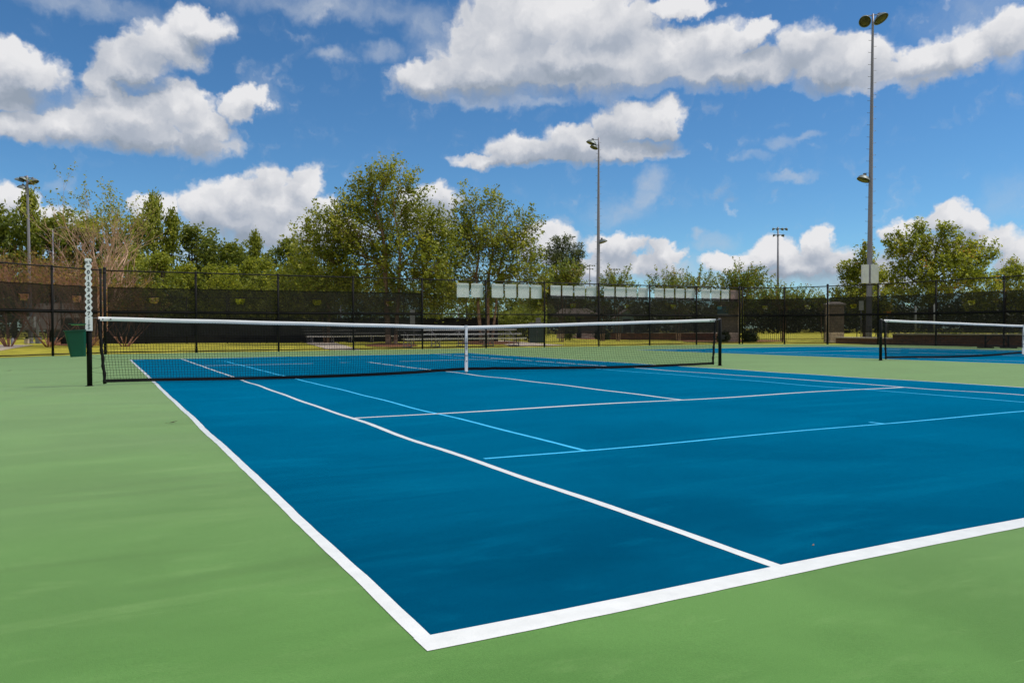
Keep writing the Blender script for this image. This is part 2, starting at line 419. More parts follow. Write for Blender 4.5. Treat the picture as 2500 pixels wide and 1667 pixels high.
# white panels on the back fence (their backs, seen through the wires)
bays = [(4, [(.53, .70), (.72-.0, .965)]), ]
panel_px = [(1115, 1146.6), (1150, 1181), (1200, 1230), (1232.5, 1262), (1264.5, 1293.5), (1296, 1324), (1343.5, 1370.5), (1372.5, 1400), (1402, 1429.5), (1431, 1457.5),
            (1474, 1501), (1503, 1528), (1530, 1555.5), (1557.5, 1583), (1597, 1621.5), (1623.5, 1646.5), (1648.5, 1672), (1674, 1697), (1711.5, 1734.5), (1736, 1758.5), (1760.5, 1781), (1782.5, 1803.5)]
ORD = ['first', 'second', 'third', 'fourth', 'fifth', 'sixth', 'seventh', 'eighth', 'ninth', 'tenth', 'eleventh', 'twelfth', 'thirteenth', 'fourteenth', 'fifteenth', 'sixteenth', 'seventeenth', 'eighteenth', 'nineteenth', 'twentieth', 'twenty-first', 'twenty-second']
pan_w = simple('white sign panel', (.92, .92, .90), .5, var=.04, scale=1.5, coord='Generated')
pan_p = simple('faded pink sign panel', (.42, .26, .23), .6, var=.07, scale=2)
for i, (a, b_) in enumerate(panel_px):
    y = 18.3-.075*-1
    x0, x1 = onY(a+1.2, y), onY(b_-1.2, y); cx = (x0+x1)/2; w = (x1-x0)/2; h = .315; r = .045 if i < 6 else .012
    pts = []
    for sx, sz, t0 in ((1, 1, 0), (-1, 1, 90), (-1, -1, 180), (1, -1, 270)):
        for t in (0, 30, 60, 90):
            pts.append((sx*(w-r)+r*math.cos(R_(t0+t)), sz*(h-r)+r*math.sin(R_(t0+t))))
    mb = MB(); n = len(pts)
    mb.add([(x, 0, z) for x, z in pts]+[(x, .012, z) for x, z in pts], [tuple(range(n)), tuple(range(2*n-1, n-1, -1))]+[(k, k+n, (k+1) % n+n, (k+1) % n) for k in range(n)])
    for sx in (-.7, .7):
        for sz in (-.85, .85):
            mb.bar((sx*w, -.05, sz*h), (sx*w, .02, sz*h), .008, n=6)
    o = mb.build('sign_panel', pan_p if i == 21 else pan_w, None)
    o.location = (cx, y, 2.6+random.uniform(-.004, .004)); o.rotation_euler = (0, R_(random.uniform(-.6, .6)), 0)
    if i == 21: lb = 'faded pink panel at the right end of the row on the back fence'
    elif i < 2: lb = f'{["left", "right"][i]} one of the pair of white panels at the left end of the fence row'
    elif i < 6: lb = f'{ORD[i-2]} of four white panels above the unscreened fence bay, counted from left'
    else: lb = f'{ORD[i]} panel from the left in the white row along the back fence'
    tag(o, lb, 'sign panel', 'panels hung along the back fence')

# ------------------------------------------------------------------ tennis nets
def tennis_net(cx, label, right_strap=True):
    root = empty('tennis_net', (cx, 0, 0), label, 'tennis net')
    XE = 6.27
    def ztop(x): return .914+.156*min(1, abs(x)/6.35) - .0
    def xe(z): return XE-.085*max(0, (1-z/1.07))          # the ends lean in towards the foot
    def ybil(x, z):
        t = max(0., 1-z/ztop(x)); e = max(0, 1-(abs(x)/XE)**6)
        return (-.05*math.sin(math.pi*t)*.5 + .10*t**3.5*(1+.3*math.sin(x*1.7)))*e
    zb = .055
    def zbot(x): return zb+.02*math.sin(x*.9+1)*(1 if abs(x) > .5 else .3)+.035*math.exp(-(abs(x)/.7)**2)
    V, Fq = [], []
    def cord(pts, r):
        k0 = len(V); n = len(pts)
        for i, p in enumerate(pts):
            a = pts[max(0, i-1)]; b = pts[min(n-1, i+1)]; dx, dz = b[0]-a[0], b[2]-a[2]; L = math.hypot(dx, dz) or 1
            px, pz = -dz/L*r, dx/L*r
            V.extend([(p[0]+px, p[1], p[2]+pz), (p[0], p[1]+r, p[2]), (p[0]-px, p[1], p[2]-pz), (p[0], p[1]-r, p[2])])
        for i in range(n-1):
            for j in range(4): Fq.append((k0+4*i+j, k0+4*i+(j+1) % 4, k0+4*i+4+(j+1) % 4, k0+4*i+4+j))
    N = 286; rows = 23
    for k in range(1, N):
        u = -1+2*k/N
        pts = []
        for j in range(11):
            t = j/10; x0 = u*XE; zt = ztop(x0)-.03; z = zbot(x0)+.0+(zt-zbot(x0))*t; x = u*xe(z)
            pts.append((x+.003*math.sin(k*12.9+j*.9), ybil(x, z), z))
        cord(pts, .0025)
    for j in range(0, rows+1):
        t = j/rows
        pts = []
        for k in range(0, 73):
            u = -1+2*k/72; x0 = u*XE; zt = ztop(x0)-.03; z = zbot(x0)+(zt-zbot(x0))*t; x = u*xe(z)
            z += .0035*math.sin(k*2.3+j*1.7)*(1-t)
            pts.append((x, ybil(x, z), z))
        cord(pts, .0025)
        if t > .76:                                     # double cords in the top rows
            cord([(p[0], p[1]+.004, p[2]-.021) for p in pts], .0017)
    for k in range(1, N):
        x0 = (-1+2*(k+.5)/N)*XE
        cord([(x0, .004, ztop(x0)-.03), (x0, .004, ztop(x0)-.26)], .0015)
    np_mesh('net_mesh', np.array(V), np.array(Fq), black_net, root)
    # folded head band
    b = MB(); n = 60; prof = [(0, .008), (-.006, .003), (-.007, -.02), (-.0045, -.050), (-.002, -.055), (.002, -.055), (.0045, -.050), (.007, -.02), (.006, .003)]
    rings = []
    for k in range(n+1):
        x = -XE+2*XE*k/n; rings.append([(x, py*(1+.15*math.sin(k*1.3)), ztop(x)+pz+.002*math.sin(k*.9)) for py, pz in prof])
    m_ = len(prof); vs = [p for r in rings for p in r]
    fs = [(k*m_+j, k*m_+(j+1) % m_, (k+1)*m_+(j+1) % m_, (k+1)*m_+j) for k in range(n) for j in range(m_)]+[tuple(range(m_)), tuple(n*m_+j for j in range(m_-1, -1, -1))]
    b.add(vs, fs, 0, True)
    hb = b.build('headband', white_vinyl, root)
    for sx in (-1, 1):
        g = MB()
        for dx in (.06, .17): g.lathe([(.002, 0), (.011, 0), (.012, .004), (.002, .006)], (sx*(XE-dx), -.0125, ztop(XE)-.03), 10, mat=Matrix.Rotation(R_(90), 3, 'X'))
        g.bar((sx*(XE-.06), -.017, ztop(XE)-.03), (sx*(XE-.17), -.017, ztop(XE)-.032), .0025, n=5)
        g.build('lacing', black, hb)
    # bottom band and side sleeves
    b = MB(); pts = []
    for k in range(n+1):
        x = (-1+2*k/n)*(XE-.08); pts.append((x, ybil(x, zbot(x)), zbot(x)))
    vs = []; hh = .026
    for p in pts: vs += [(p[0], p[1]-.006, p[2]-hh), (p[0], p[1]-.006, p[2]+hh), (p[0], p[1]+.006, p[2]+hh), (p[0], p[1]+.006, p[2]-hh)]
    b.add(vs, [(4*k+j, 4*k+(j+1) % 4, 4*k+4+(j+1) % 4, 4*k+4+j) for k in range(n) for j in range(4)]+[(0, 1, 2, 3), (4*n+3, 4*n+2, 4*n+1, 4*n)])
    b.build('bottom_band', black, root)
    for sx in (-1, 1):
        b = MB(); b.tube([(sx*(xe(z)+.012*math.sin(z*25)*.4), ybil(sx*XE, z), z) for z in np.linspace(.03, 1.04, 26)], [.024+.004*math.sin(i*2.1) for i in range(26)], 8)
        for i in range(9):
            z = .08+.11*i; b.bar((sx*(xe(z)), -.02, z), (sx*(6.40-.03), 0, z+(.03 if i % 2 else -.03)), .0022, n=4)
        b.build('side_sleeve', black, root)
        p = MB()
        p.lathe([(.0005, 1.082), (.03, 1.08), (.038, 1.07), (.038, -.02), (.0005, -.02)], (sx*6.40, 0, 0), 20)
        p.lathe([(.039, 0.0), (.06, 0.0), (.06, .008), (.039, .012)], (sx*6.40, 0, 0), 20)
        po = p.build('post', black, root)
        q = MB(); q.bar((sx*6.40, 0, 1.05), (sx*(XE-.02), 0, ztop(XE)-.005), .004, n=6)
        q.lathe([(.012, -.02), (.03, -.02), (.03, .02), (.012, .02)], (sx*6.385, 0, 1.06), 14, mat=Matrix.Rotation(R_(90), 3, 'X'))
        q.build('cable', galv_d, po)
        if sx > 0 or cx > 5:
            w = MB(); s_ = 1 if cx < 5 else -1
            if sx == s_:
                w.box((sx*6.46, 0, .66), (.05, .035, .05)); w.bar((sx*6.50, 0, .67), (sx*6.56, 0, .68), .009, n=8)
                w.tube([(sx*6.56, 0, .68), (sx*6.60, -.01, .70), (sx*6.63, -.02, .67), (sx*6.65, -.02, .62)], .008, 6)
                w.build('winder', black, po)
    # centre strap
    b = MB(); zt = .914+.016
    for y in (-.017, .017):
        b.add([(-.026, y, .05), (.026, y, .05), (.025, y, zt), (-.025, y, zt), (-.026, y*.8, .05), (.026, y*.8, .05), (.025, y*.8, zt), (-.025, y*.8, zt)],
              [(0, 1, 2, 3), (7, 6, 5, 4), (0, 4, 5, 1), (3, 2, 6, 7), (0, 3, 7, 4), (1, 5, 6, 2)])
    b.box((0, 0, zt+.002), (.025, .0175, .003))
    st = b.build('centre_strap', white_vinyl, root)
    for z in (.60, .36):
        b = MB(); b.box((0, -.019, z), (.031, .003, .006)); b.box((0, .0, z), (.029, .0185, .003)); b.build('buckle', galv_d, st)
    b = MB(); b.box((0, -.019, .25), (.008, .003, .009)); b.build('rivet', galv_d, st)
    b = MB(); b.bar((0, -.01, .055), (0, -.01, .012), .006, n=6); b.box((0, -.01, .045), (.016, .006, .012)); b.build('anchor_hook', galv_d, st)
    return root
tennis_net(0, 'nearest tennis net with white headband, centre strap and black posts')
tennis_net(18.33, 'farther tennis net at the right edge, on the second court')

# ------------------------------------------------------------------ score tube on left post
plate_m = simple('white score plate', (.84, .84, .86), .5, var=.05, scale=6)
ink = simple('black lettering', (.01, .01, .012), .6)
root = empty('score_post', (-6.40, -.046, .86), 'tall white scalloped score plate with digits 0 to 7 standing on the left net post', 'scoreboard')
b = MB(); pts = []
zl = np.linspace(0, 1.115, 110)
zr = lambda y: .8662-(y-803)/F*12.3-.86
z0, z7 = zr(662.7), zr(762.6); per = (z0-z7)/7
def hw(z):
    if z < z7-.045: return .050
    if z > z0+per*1.55: return .049 if z < 1.1 else .049-(z-1.1)*.6
    return .0405+.0105*math.cos((z-z7)/per*2*math.pi)
L_ = [(-hw(z), z) for z in zl]; Rr = [(hw(z), z) for z in zl]
vs = []
for (a, z), (c, _) in zip(L_, Rr): vs += [(a, -.004, z), (c, -.004, z), (c, .004, z), (a, .004, z)]
n = len(zl)
fs = [(4*k+j, 4*k+(j+1) % 4, 4*k+4+(j+1) % 4, 4*k+4+j) for k in range(n-1) for j in range(4)]+[(3, 2, 1, 0), (4*n-4, 4*n-3, 4*n-2, 4*n-1)]
b.add(vs, fs); pl = b.build('plate', plate_m, root)
def text(s, x, z, size, parent, name='digit', y=-.0055):
    cu = bpy.data.curves.new(name, 'FONT'); cu.body = s; cu.size = size; cu.align_x = 'CENTER'; cu.align_y = 'CENTER'; cu.extrude = .0012; cu.offset = size*.03
    t = bpy.data.objects.new(name+'_tmp', cu); col.objects.link(t)
    dg = bpy.context.evaluated_depsgraph_get(); me = bpy.data.meshes.new_from_object(t.evaluated_get(dg))
    bpy.data.objects.remove(t); me.materials.clear(); me.materials.append(ink)
    o = bpy.data.objects.new(name, me); col.objects.link(o); o.parent = parent
    o.location = (x, y, z); o.rotation_euler = (R_(90), 0, 0); return o
for i in range(8): text(str(i), 0, z0-per*i, .078, pl)
text('H', -.028, zr(638.8), .055, pl, 'letter'); text('V', .03, zr(638.8), .055, pl, 'letter'); text('SET', 0, zr(648.5), .026, pl, 'letter')
b = MB(); b.lathe([(.002, 0), (.012, 0), (.012, .001)], (0, -.0045, zr(771.5)), 14, mat=Matrix.Rotation(R_(90), 3, 'X')); b.build('seal', simple('pale grey print', (.4, .41, .44), .6), pl)
b = MB(); b.box((0, -.0048, (zr(777)+zr(801))/2), (.0045, .001, (zr(777)-zr(801))/2)); b.build('slot', ink, pl)
b = MB()
for z in (.09, .04): b.tube([(.045*math.cos(t), .046+.05*math.sin(t)-.004, z+.012*math.cos(t)) for t in np.linspace(0, 2*math.pi, 17)], .0025, 4)
b.build('tie', black, root)

# ------------------------------------------------------------------ litter bin on left post
root = empty('litter_bin', (-6.60, 0, .46), 'dark green plastic bin hung on the left net post', 'bin')
def rrect(x0, x1, hy, r, z, n=4):
    out = []
    for sx, sy, t0 in ((1, 1, 0), (0, 1, 90), (0, -1, 180), (1, -1, 270)):
        for k in range(n+1):
            t = R_(t0+90*k/n); out.append(((x1-r if sx else x0+r)+r*math.cos(t), sy*(hy-r)+r*math.sin(t), z))
    return out
b = MB()
lv = [(-.055, .155, .085, .03, 0), (-.132, .158, .125, .035, .395), (-.145, .162, .132, .035, .397), (-.145, .162, .132, .035, .412), (-.128, .15, .118, .03, .412), (-.05, .148, .078, .03, .012)]
rings = [rrect(a, c, hy, r, z - (.03*(a+.0)/-.15*0)) for a, c, hy, r, z in lv]
m_ = len(rings[0]); vs = []
for i, rg in enumerate(rings):
    for x, y, z in rg: vs.append((x, y, z+(.05*(x+.0) if i > 0 else .05*x)))
fs = [(i*m_+j, i*m_+(j+1) % m_, (i+1)*m_+(j+1) % m_, (i+1)*m_+j) for i in range(len(rings)-1) for j in range(m_)]
fs += [tuple(range(m_-1, -1, -1)), tuple((len(rings)-1)*m_+j for j in range(m_))]
b.add(vs, fs); b.build('bucket', green_pl, root)
b = MB(); rg0 = rrect(-.08, .16, .09, .035, .50); rg1 = rrect(-.08, .16, .09, .035, .512)
b.add(rg0+rg1, [tuple(range(m_-1, -1, -1)), tuple(range(m_, 2*m_))]+[(j, (j+1) % m_, m_+(j+1) % m_, m_+j) for j in range(m_)])
b.build('lid', green_pl, root)
b = MB(); b.add([(x*.75+.02, y*.8, z-.016) for x, y, z in rg0]+[(x*.75+.02, y*.8, z-.016) for x, y, z in rg1], [tuple(range(m_-1, -1, -1)), tuple(range(m_, 2*m_))]+[(j, (j+1) % m_, m_+(j+1) % m_, m_+j) for j in range(m_)])
b.build('lid_liner', lime_pl, root)
b = MB(); b.box((.165, 0, .495), (.022, .03, .022)); b.box((.155, 0, .46), (.012, .02, .03)); b.build('bracket', simple('teal bracket', (.01, .09, .1), .5), root)

# fallen leaf
b = MB(); 
lx = G(422, 1034, 0)
pts = [(-.045, 0, .002), (-.02, -.012, .008), (.015, -.016, .014), (.045, -.004, .022), (.035, .012, .018), (0, .014, .006)]
b.add([(x, y, z) for x, y, z in pts]+[(0.005, 0, .016)], [(0, 1, 6), (1, 2, 6), (2, 3, 6), (3, 4, 6), (4, 5, 6), (5, 0, 6)])
b.bar((-.045, 0, .002), (-.075, .006, .004), .0012, n=4)
o = b.build('fallen_leaf', simple('dry leaf', (.07, .03, .012), .7), None); o.location = (lx[0], lx[1], float(bump(*lx))+.003); o.rotation_euler = (0, 0, -.4)
tag(o, 'curled brown leaf lying on the green paint left of the sideline', 'leaf')
lx = G(22, 906, 0)
o = o.copy(); col.objects.link(o); o.location = (lx[0], lx[1], float(bump(*lx))+.003); o.rotation_euler = (0, 0, .9); o.scale = (1.6, 1.6, 1)
o['label'] = 'dark twig-like leaf on the green paint at the left edge'

b = MB(); b.add([(-.014, 0, .001), (0, -.007, .002), (.013, .002, .004), (.002, .008, .003), (0, 0, .012)], [(0, 1, 4), (1, 2, 4), (2, 3, 4), (3, 0, 4), (3, 2, 1, 0)])
px_ = G(1868*1.0629, 1254*1.0629, 0); o = b.build('seed_husk', simple('tan husk', (.35, .22, .14), .8)); o.location = (px_[0], px_[1], float(bump(*px_))+.002); o.scale = (.55, .55, .55); tag(o, 'tiny tan husk lying on the blue court near the baseline', 'seed')
# ------------------------------------------------------------------ floodlight poles
def lamp_head(root, c, aim, tilt, s=1., name='floodlight'):
    """bell shaped hood with a glass face. aim: azimuth the lamp throws to"""
    m = Matrix.Rotation(aim, 3, 'Z') @ Matrix.Rotation(tilt, 3, 'Y')
    b = MB(); prof = [(.0005, .27), (.12, .26), (.24, .2), (.33, .1), (.37, 0), (.385, -.015), (.36, -.015), (.32, .05), (.2, .12), (.0005, .14)]
    prof = [(r*s, z*s) for r, z in prof]
    b.lathe(prof, c, 20, mat=m @ Matrix.Diagonal((1.15, .85, 1)))
    h = b.build(name, lamp_hood, root)
    b = MB(); b.lathe([(.0005, -.035*s), (.2*s, -.02*s), (.335*s, 0.01*s), (.335*s, .03*s), (.0005, .03*s)], c, 20, mat=m @ Matrix.Diagonal((1.15, .85, 1)))
    b.build('lens', lamp_glass, h)
    b = MB(); cc = Vector(c); b.box(cc+m @ Vector((0, 0, .3*s)), (.07*s, .06*s, .1*s), aim); b.build('ballast', galv_d, h)
def light_pole(px, d, ytop, r0, r1, label, heads, pegs=True, boxes=None, group='floodlight poles round the courts', lean=0):
    x, y = XY(px, d); H = Zp(ytop, d, px)
    root = empty('floodlight_pole', (x, y, 0), label, 'light pole', group)
    b = MB(); n = 24
    b.tube([(lean*k/n, 0, H*k/n-.1*(k == 0)) for k in range(n+1)], [r0+(r1-r0)*k/n for k in range(n+1)], 16)
    b.lathe([(r0+.01, .0), (r0+.12, .0), (r0+.12, .04), (r0+.01, .06)], (0, 0, 0), 16)
    b.build('pole', galv, root)
    if pegs:
        b = MB(); k = 0; z = H*.22
        while z < H-.3:
            s = 1 if k % 2 else -1; r = r0+(r1-r0)*z/H
            dv = Vector((rt[0], rt[1], 0))*s
            c = Vector((lean*z/H, 0, z)); b.bar(c+dv*(r-.01), c+dv*(r+.17), .012, n=5); b.bar(c+dv*(r+.16), c+dv*(r+.16)+Vector((0, 0, .03)), .012, n=5)
            z += .38; k += 1
        b.build('climbing_peg', galv_d, root)['kind'] = 'stuff'
    ang = math.atan2(rt[1], rt[0])
    for (dx, hy, aim, tilt, s, arm) in heads:
        hz = Zp(hy, d, px); c = Vector((rt[0]*dx+lean*hz/H, rt[1]*dx, hz))
        lamp_head(root, c, ang+aim, tilt, s)
        b = MB()
        az = hz+arm; b.bar((lean, 0, az), (c.x, c.y, az), .035, n=8); b.bar((c.x, c.y, az), (c.x, c.y, hz+.12*s), .03, n=8)
        b.build('arm', galv_d, root)
    if boxes:
        for (p0, p1, y0, y1, dep) in boxes:
            xc = ((p0+p1)/2-px)*d/F; w = (p1-p0)/2*d/F; za, zb = Zp(y1, d, px), Zp(y0, d, px)
            b = MB(); rv = Vector((rt[0], rt[1], 0)); fwv = Vector((fw[0], fw[1], 0))
            c = rv*xc-fwv*dep+Vector((0, 0, (za+zb)/2)); b.box(c, (w, .09, (zb-za)/2), ang)
            b.box(c-fwv*.095-rv*w*.45, (.012, .01, (zb-za)*.25), ang); b.box(c+Vector((0, 0, (zb-za)/2+.01)), (w*1.04, .1, .012), ang)
            b.build('cabinet', white_p, root, bevel=.01)
    return root
light_pole(2121, 50, 38, .19, .065, 'tallest floodlight pole, right of centre, with climbing pegs and white cabinets', [(-.50, 56, -2.0, -.45, 1.12, .36), (.52, 50, -1.2, -.45, 1.15, .26), (-.45, 440, -2.7, -.3, 1.1, .16)], boxes=[(2101.5, 2117.5, 648, 692, .12), (2122.5, 2141, 647, 692, .12)], lean=.28)
light_pole(1460, 82, 338, .24, .08, 'tall floodlight pole left of the far court, between the leafy trees and the open sky', [(-.75, 352, -2.9, -.35, 1.35, .4), (-.5, 362, -2.4, -.3, 1.1, .25), (.45, 592, -.5, -.3, 1.2, .25)], lean=.13)
light_pole(76, 55, 431, .12, .07, 'slim grey floodlight pole at the far left with four lamp heads', [(.45, 447, -.3, -.35, .9, .3), (-.55, 443, -2.8, -.3, .75, .2), (-.22, 441, -2.2, -.4, .75, .2), (-.36, 461, -2.9, -.2, .8, .2)], boxes=[(63, 75, 774, 799, .1), (77, 88, 774, 799, .1)], pegs=False, lean=-.12)
x, y = XY(132, 60); H = Zp(560, 60, 132)
root = empty('lamp_post', (x, y, 0), 'thin lamp post beside the bare twiggy tree at left', 'lamp post')
b = MB(); b.tube([(0, 0, -.1), (0, 0, H)], [.08, .05], 12); b.build('pole', galv, root)
b = MB(); b.tube([(0, 0, H-.03), (rt[0]*.3, rt[1]*.3, H+.08), (rt[0]*.6, rt[1]*.6, H+.1)], .025, 6); b.box((rt[0]*.85, rt[1]*.85, H+.1), (.3, .13, .05), math.atan2(rt[1], rt[0])); b.build('lamp_head', lamp_hood, root, bevel=.02)
def stadium(px, d, ytop, label, sc=1.):
    x, y = XY(px, d); H = Zp(ytop, d, px); root = empty('stadium_light', (x, y, 0), label, 'light tower', 'distant stadium light towers')
    b = MB(); b.tube([(0, 0, -.1), (0, 0, H)], [.3*sc, .14*sc], 10); b.build('pole', galv_d, root)
    ang = math.atan2(rt[1], rt[0]); a = MB()
    for k, z in enumerate((H-.3*sc, H-1.5*sc)):
        a.box((rt[0]*.3, rt[1]*.3, z), ((1.25 if k == 0 else .95)*sc, .05, .05), ang)
        for i in range(4 if k == 0 else 3):
            dx = (-1.1+.78*i+.12*k)*sc+.3; c = Vector((rt[0]*dx, rt[1]*dx, z-.2*sc))
            m = Matrix.Rotation(ang+(2.8 if i < 2 else .3), 3, 'Z') @ Matrix.Rotation(.5, 3, 'Y')
            h = MB(); h.lathe([(.0005, .4*sc), (.16*sc, .34*sc), (.33*sc, 0), (.24*sc, .03*sc), (.0005, .1*sc)], c, 12, mat=m); h.build('floodlight', lamp_hood, root)
    a.build('crossarm', galv_d, root)
stadium(1899, 150, 555, 'distant light tower with two rows of lamps above the small trees', 1.0)
stadium(1440, 230, 646, 'small distant light tower just left of the tall centre pole', .85)
stadium(1500, 230, 655, 'small distant light tower showing over the shrub right of the centre pole', .95)

# ------------------------------------------------------------------ bleachers, bench
def bleacher(x0, x1, y, zs, label, foot=True):
    root = empty('bleacher', (x0, y, -.03), label, 'bleacher', 'aluminium bleachers behind the back fence'); Ln = x1-x0
    for k, z in enumerate(zs):
        b = MB(); b.box((Ln/2, k*.55, z+.03), (Ln/2, .12, .02)); b.box((Ln/2, k*.55-.125, z+.015), (Ln/2, .006, .035)); b.build('seat_plank', alu, root)
        if k: b = MB(); b.box((Ln/2, k*.55-.3, z-.2), (Ln/2, .1, .015)); b.build('foot_plank', alu, root)
    n = 5
    for i in range(n):
        x = .4+(Ln-.8)*i/(n-1); b = MB(); m = len(zs)
        b.bar((x, -.05, .03), (x, m*.55-.3, .03), .025, n=4)
        for k, z in enumerate(zs): b.bar((x, k*.55, .03), (x, k*.55, z+.01), .022, n=4)
        b.bar((x, -.05, .03), (x, (m-1)*.55, zs[-1]), .02, n=4)
        if i < n-1: b.bar((x, (m-1)*.55, .1), (x+(Ln-.8)/(n-1), (m-1)*.55, zs[-1]-.05), .015, n=4)
        b.build('frame', galv, root)
bleacher(onY(986, 22.2), onY(1283, 22.2), 22.2, [.40, .62, .84], 'low silver bleacher right behind the open bay of the back fence')
bleacher(onY(749, 38), onY(972, 38), 38, [.42, .62, .82, 1.0], 'silver bleacher farther back, left of the three-stemmed tree')
root = empty('bench', (27.2, 6.4, 0), 'black backless bench on the far court beside the right fence', 'bench')
ya, yb = 7.4, 4.6
pA = G(2395, 850, 0); pB = G(2473, 850, 0)
bx = (pA[0]+pB[0])/2; 
root.location = (bx-.0, (pA[1]+pB[1])/2, 0); ang = math.atan2(pB[1]-pA[1], pB[0]-pA[0]); root.rotation_euler = (0, 0, ang)
hl = math.hypot(pB[0]-pA[0], pB[1]-pA[1])/2
b = MB()
for dy in (-.09, .09): b.box((0, dy, .52), (hl, .075, .02))
b.build('seat', black, root, bevel=.005)
for sx in (-.72, .72):
    b = MB(); b.bar((sx*hl, 0, .05), (sx*hl, 0, .5), .04, n=8); b.box((sx*hl, 0, .03), (.24, .2, .028)); b.bar((sx*hl, 0, .18), (sx*hl*.45, 0, .49), .018, n=6); b.build('leg', black, root)

# ------------------------------------------------------------------ background structures
shingle = simple('brown shingle roof', (.30, .24, .20), .9, var=.25, scale=9, stretch=(1, 1, 4))
taupe = simple('taupe siding', (.22, .19, .17), .85, var=.12, scale=4)
def stone_mat(name, c, c2, mortar, scale, bw=.5, bh=.25):
    m, nt = new_mat(name); L = nt.links
    out = nd(nt, 'ShaderNodeOutputMaterial'); b = nd(nt, 'ShaderNodeBsdfPrincipled'); b.inputs['Roughness'].default_value = .9
    tc = nd(nt, 'ShaderNodeTexCoord'); br = nd(nt, 'ShaderNodeTexBrick'); br.inputs['Scale'].default_value = scale
    br.inputs['Brick Width'].default_value = bw; br.inputs['Row Height'].default_value = bh; br.inputs['Mortar Size'].default_value = .012
    br.inputs['Color1'].default_value = (*c, 1); br.inputs['Color2'].default_value = (*c2, 1); br.inputs['Mortar'].default_value = (*mortar, 1)
    mp = nd(nt, 'ShaderNodeVectorMath', operation='DOT_PRODUCT'); mp.inputs[1].default_value = (.8, .75, 0)
    sp = nd(nt, 'ShaderNodeSeparateXYZ'); cb = nd(nt, 'ShaderNodeCombineXYZ')
    L.new(tc.outputs['Object'], mp.inputs[0]); L.new(tc.outputs['Object'], sp.inputs[0]); L.new(mp.outputs['Value'], cb.inputs[0]); L.new(sp.outputs[2], cb.inputs[1])
    L.new(cb.outputs[0], br.inputs['Vector'])
    n = nd(nt, 'ShaderNodeTexNoise'); n.inputs['Scale'].default_value = 9; n.inputs['Detail'].default_value = 5; L.new(tc.outputs['Object'], n.inputs['Vector'])
    mx = nd(nt, 'ShaderNodeMix', data_type='RGBA', blend_type='OVERLAY'); mx.inputs[0].default_value = .6
    L.new(br.outputs['Color'], mx.inputs[6]); L.new(n.outputs['Fac'], mx.inputs[7]); L.new(mx.outputs[2], b.inputs['Base Color'])
    bp = nd(nt, 'ShaderNodeBump'); bp.inputs['Distance'].default_value = .03; L.new(n.outputs['Fac'], bp.inputs['Height']); L.new(bp.outputs[0], b.inputs['Normal'])
    L.new(b.outputs[0], out.inputs[0]); return m
stone = stone_mat('tan split stone', (.5, .38, .3), (.38, .28, .22), (.24, .19, .16), 1.6)
stone_w = stone_mat('pale stone', (.5, .42, .34), (.35, .22, .15), (.25, .2, .17), 2.2)
brick = stone_mat('brown garden wall block', (.14, .055, .028), (.085, .036, .02), (.04, .03, .022), 2.0, .5, .2)
cap_m = simple('cast stone cap', (.4, .34, .3), .85, var=.1)
teal = simple('pale teal siding', (.3, .42, .42), .8)
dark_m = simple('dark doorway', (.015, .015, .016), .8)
angR = math.atan2(rt[1], rt[0])
def local(px, d, label, name, cat, group=None):
    x, y = XY(px, d); return empty(name, (x, y, -.03), label, cat, group, rz=angR)
S = lambda d: d/F
# shelter at left
d = 60; root = local(137, d, 'small open shelter with brown shingle roof behind the left fence', 'shelter', 'shelter'); w = 48*S(d); ze, zt_ = Zp(798, d), Zp(735, d)
b = MB(); b.add([(-w-.1, -1.5, ze), (w+.1, -1.5, ze), (w+.1, 1.5, ze), (-w-.1, 1.5, ze), (-w*.96, 0, zt_), (w*.96, 0, zt_), (-w-.1, -1.5, ze-.1), (w+.1, -1.5, ze-.1), (w+.1, 1.5, ze-.1), (-w-.1, 1.5, ze-.1)],
    [(0, 1, 5, 4), (2, 3, 4, 5), (0, 4, 3), (1, 2, 5), (0, 6, 7, 1), (1, 7, 8, 2), (2, 8, 9, 3), (3, 9, 6, 0), (9, 8, 7, 6)]); b.build('roof', shingle, root)
for sx in (-.85, .85):
    for sy in (-1.2, 1.2): b = MB(); b.box((sx*w, sy, ze/2), (.09, .09, ze/2)); b.build('post', taupe, root)
b = MB(); b.box((0, 1.25, ze/2-.05), (w*.8, .05, ze/2-.1)); b.build('wall', simple('shelter board', (.05, .045, .04), .9), root)
b = MB(); b.box((-w*.1, 0, .5), (.18, .16, .5)); b.lathe([(.16, 1.0), (.17, 1.02), (.1, 1.16), (.0005, 1.2)], (-w*.1, 0, 0), 14)
o = b.build('water_fountain', simple('blue grey drum', (.12, .25, .3), .6)); o.location = (root.location.x, root.location.y, -.03); tag(o, 'blue grey drinking fountain standing under the shelter roof', 'fountain')
# white bollard sign & boxes near the left pole
root = local(92.5, 54, 'narrow white leaning board beside the left light pole', 'board', 'board'); b = MB(); b.box((0, 0, 1.05), (.08, .03, .6), tilt=Matrix.Rotation(.08, 3, 'Y')); b.build('panel', white_p, root); b = MB(); b.box((0, .05, .25), (.16, .12, .25)); b.build('base', galv_d, root, bevel=.02)
root = local(65, 53, 'small tan utility box at the foot of the left light pole', 'utility_box', 'utility box'); b = MB(); b.box((0, 0, .14), (.12, .1, .14)); b.box((0, 0, .3), (.135, .115, .02)); b.build('box', conc_m, root, bevel=.01)
root = local(30, 50, 'plain grey bollard by the path at the left edge', 'bollard', 'bollard'); b = MB(); b.lathe([(.09, 0), (.09, .42), (.05, .47), (.0005, .48)], n=14); b.build('post', galv, root)
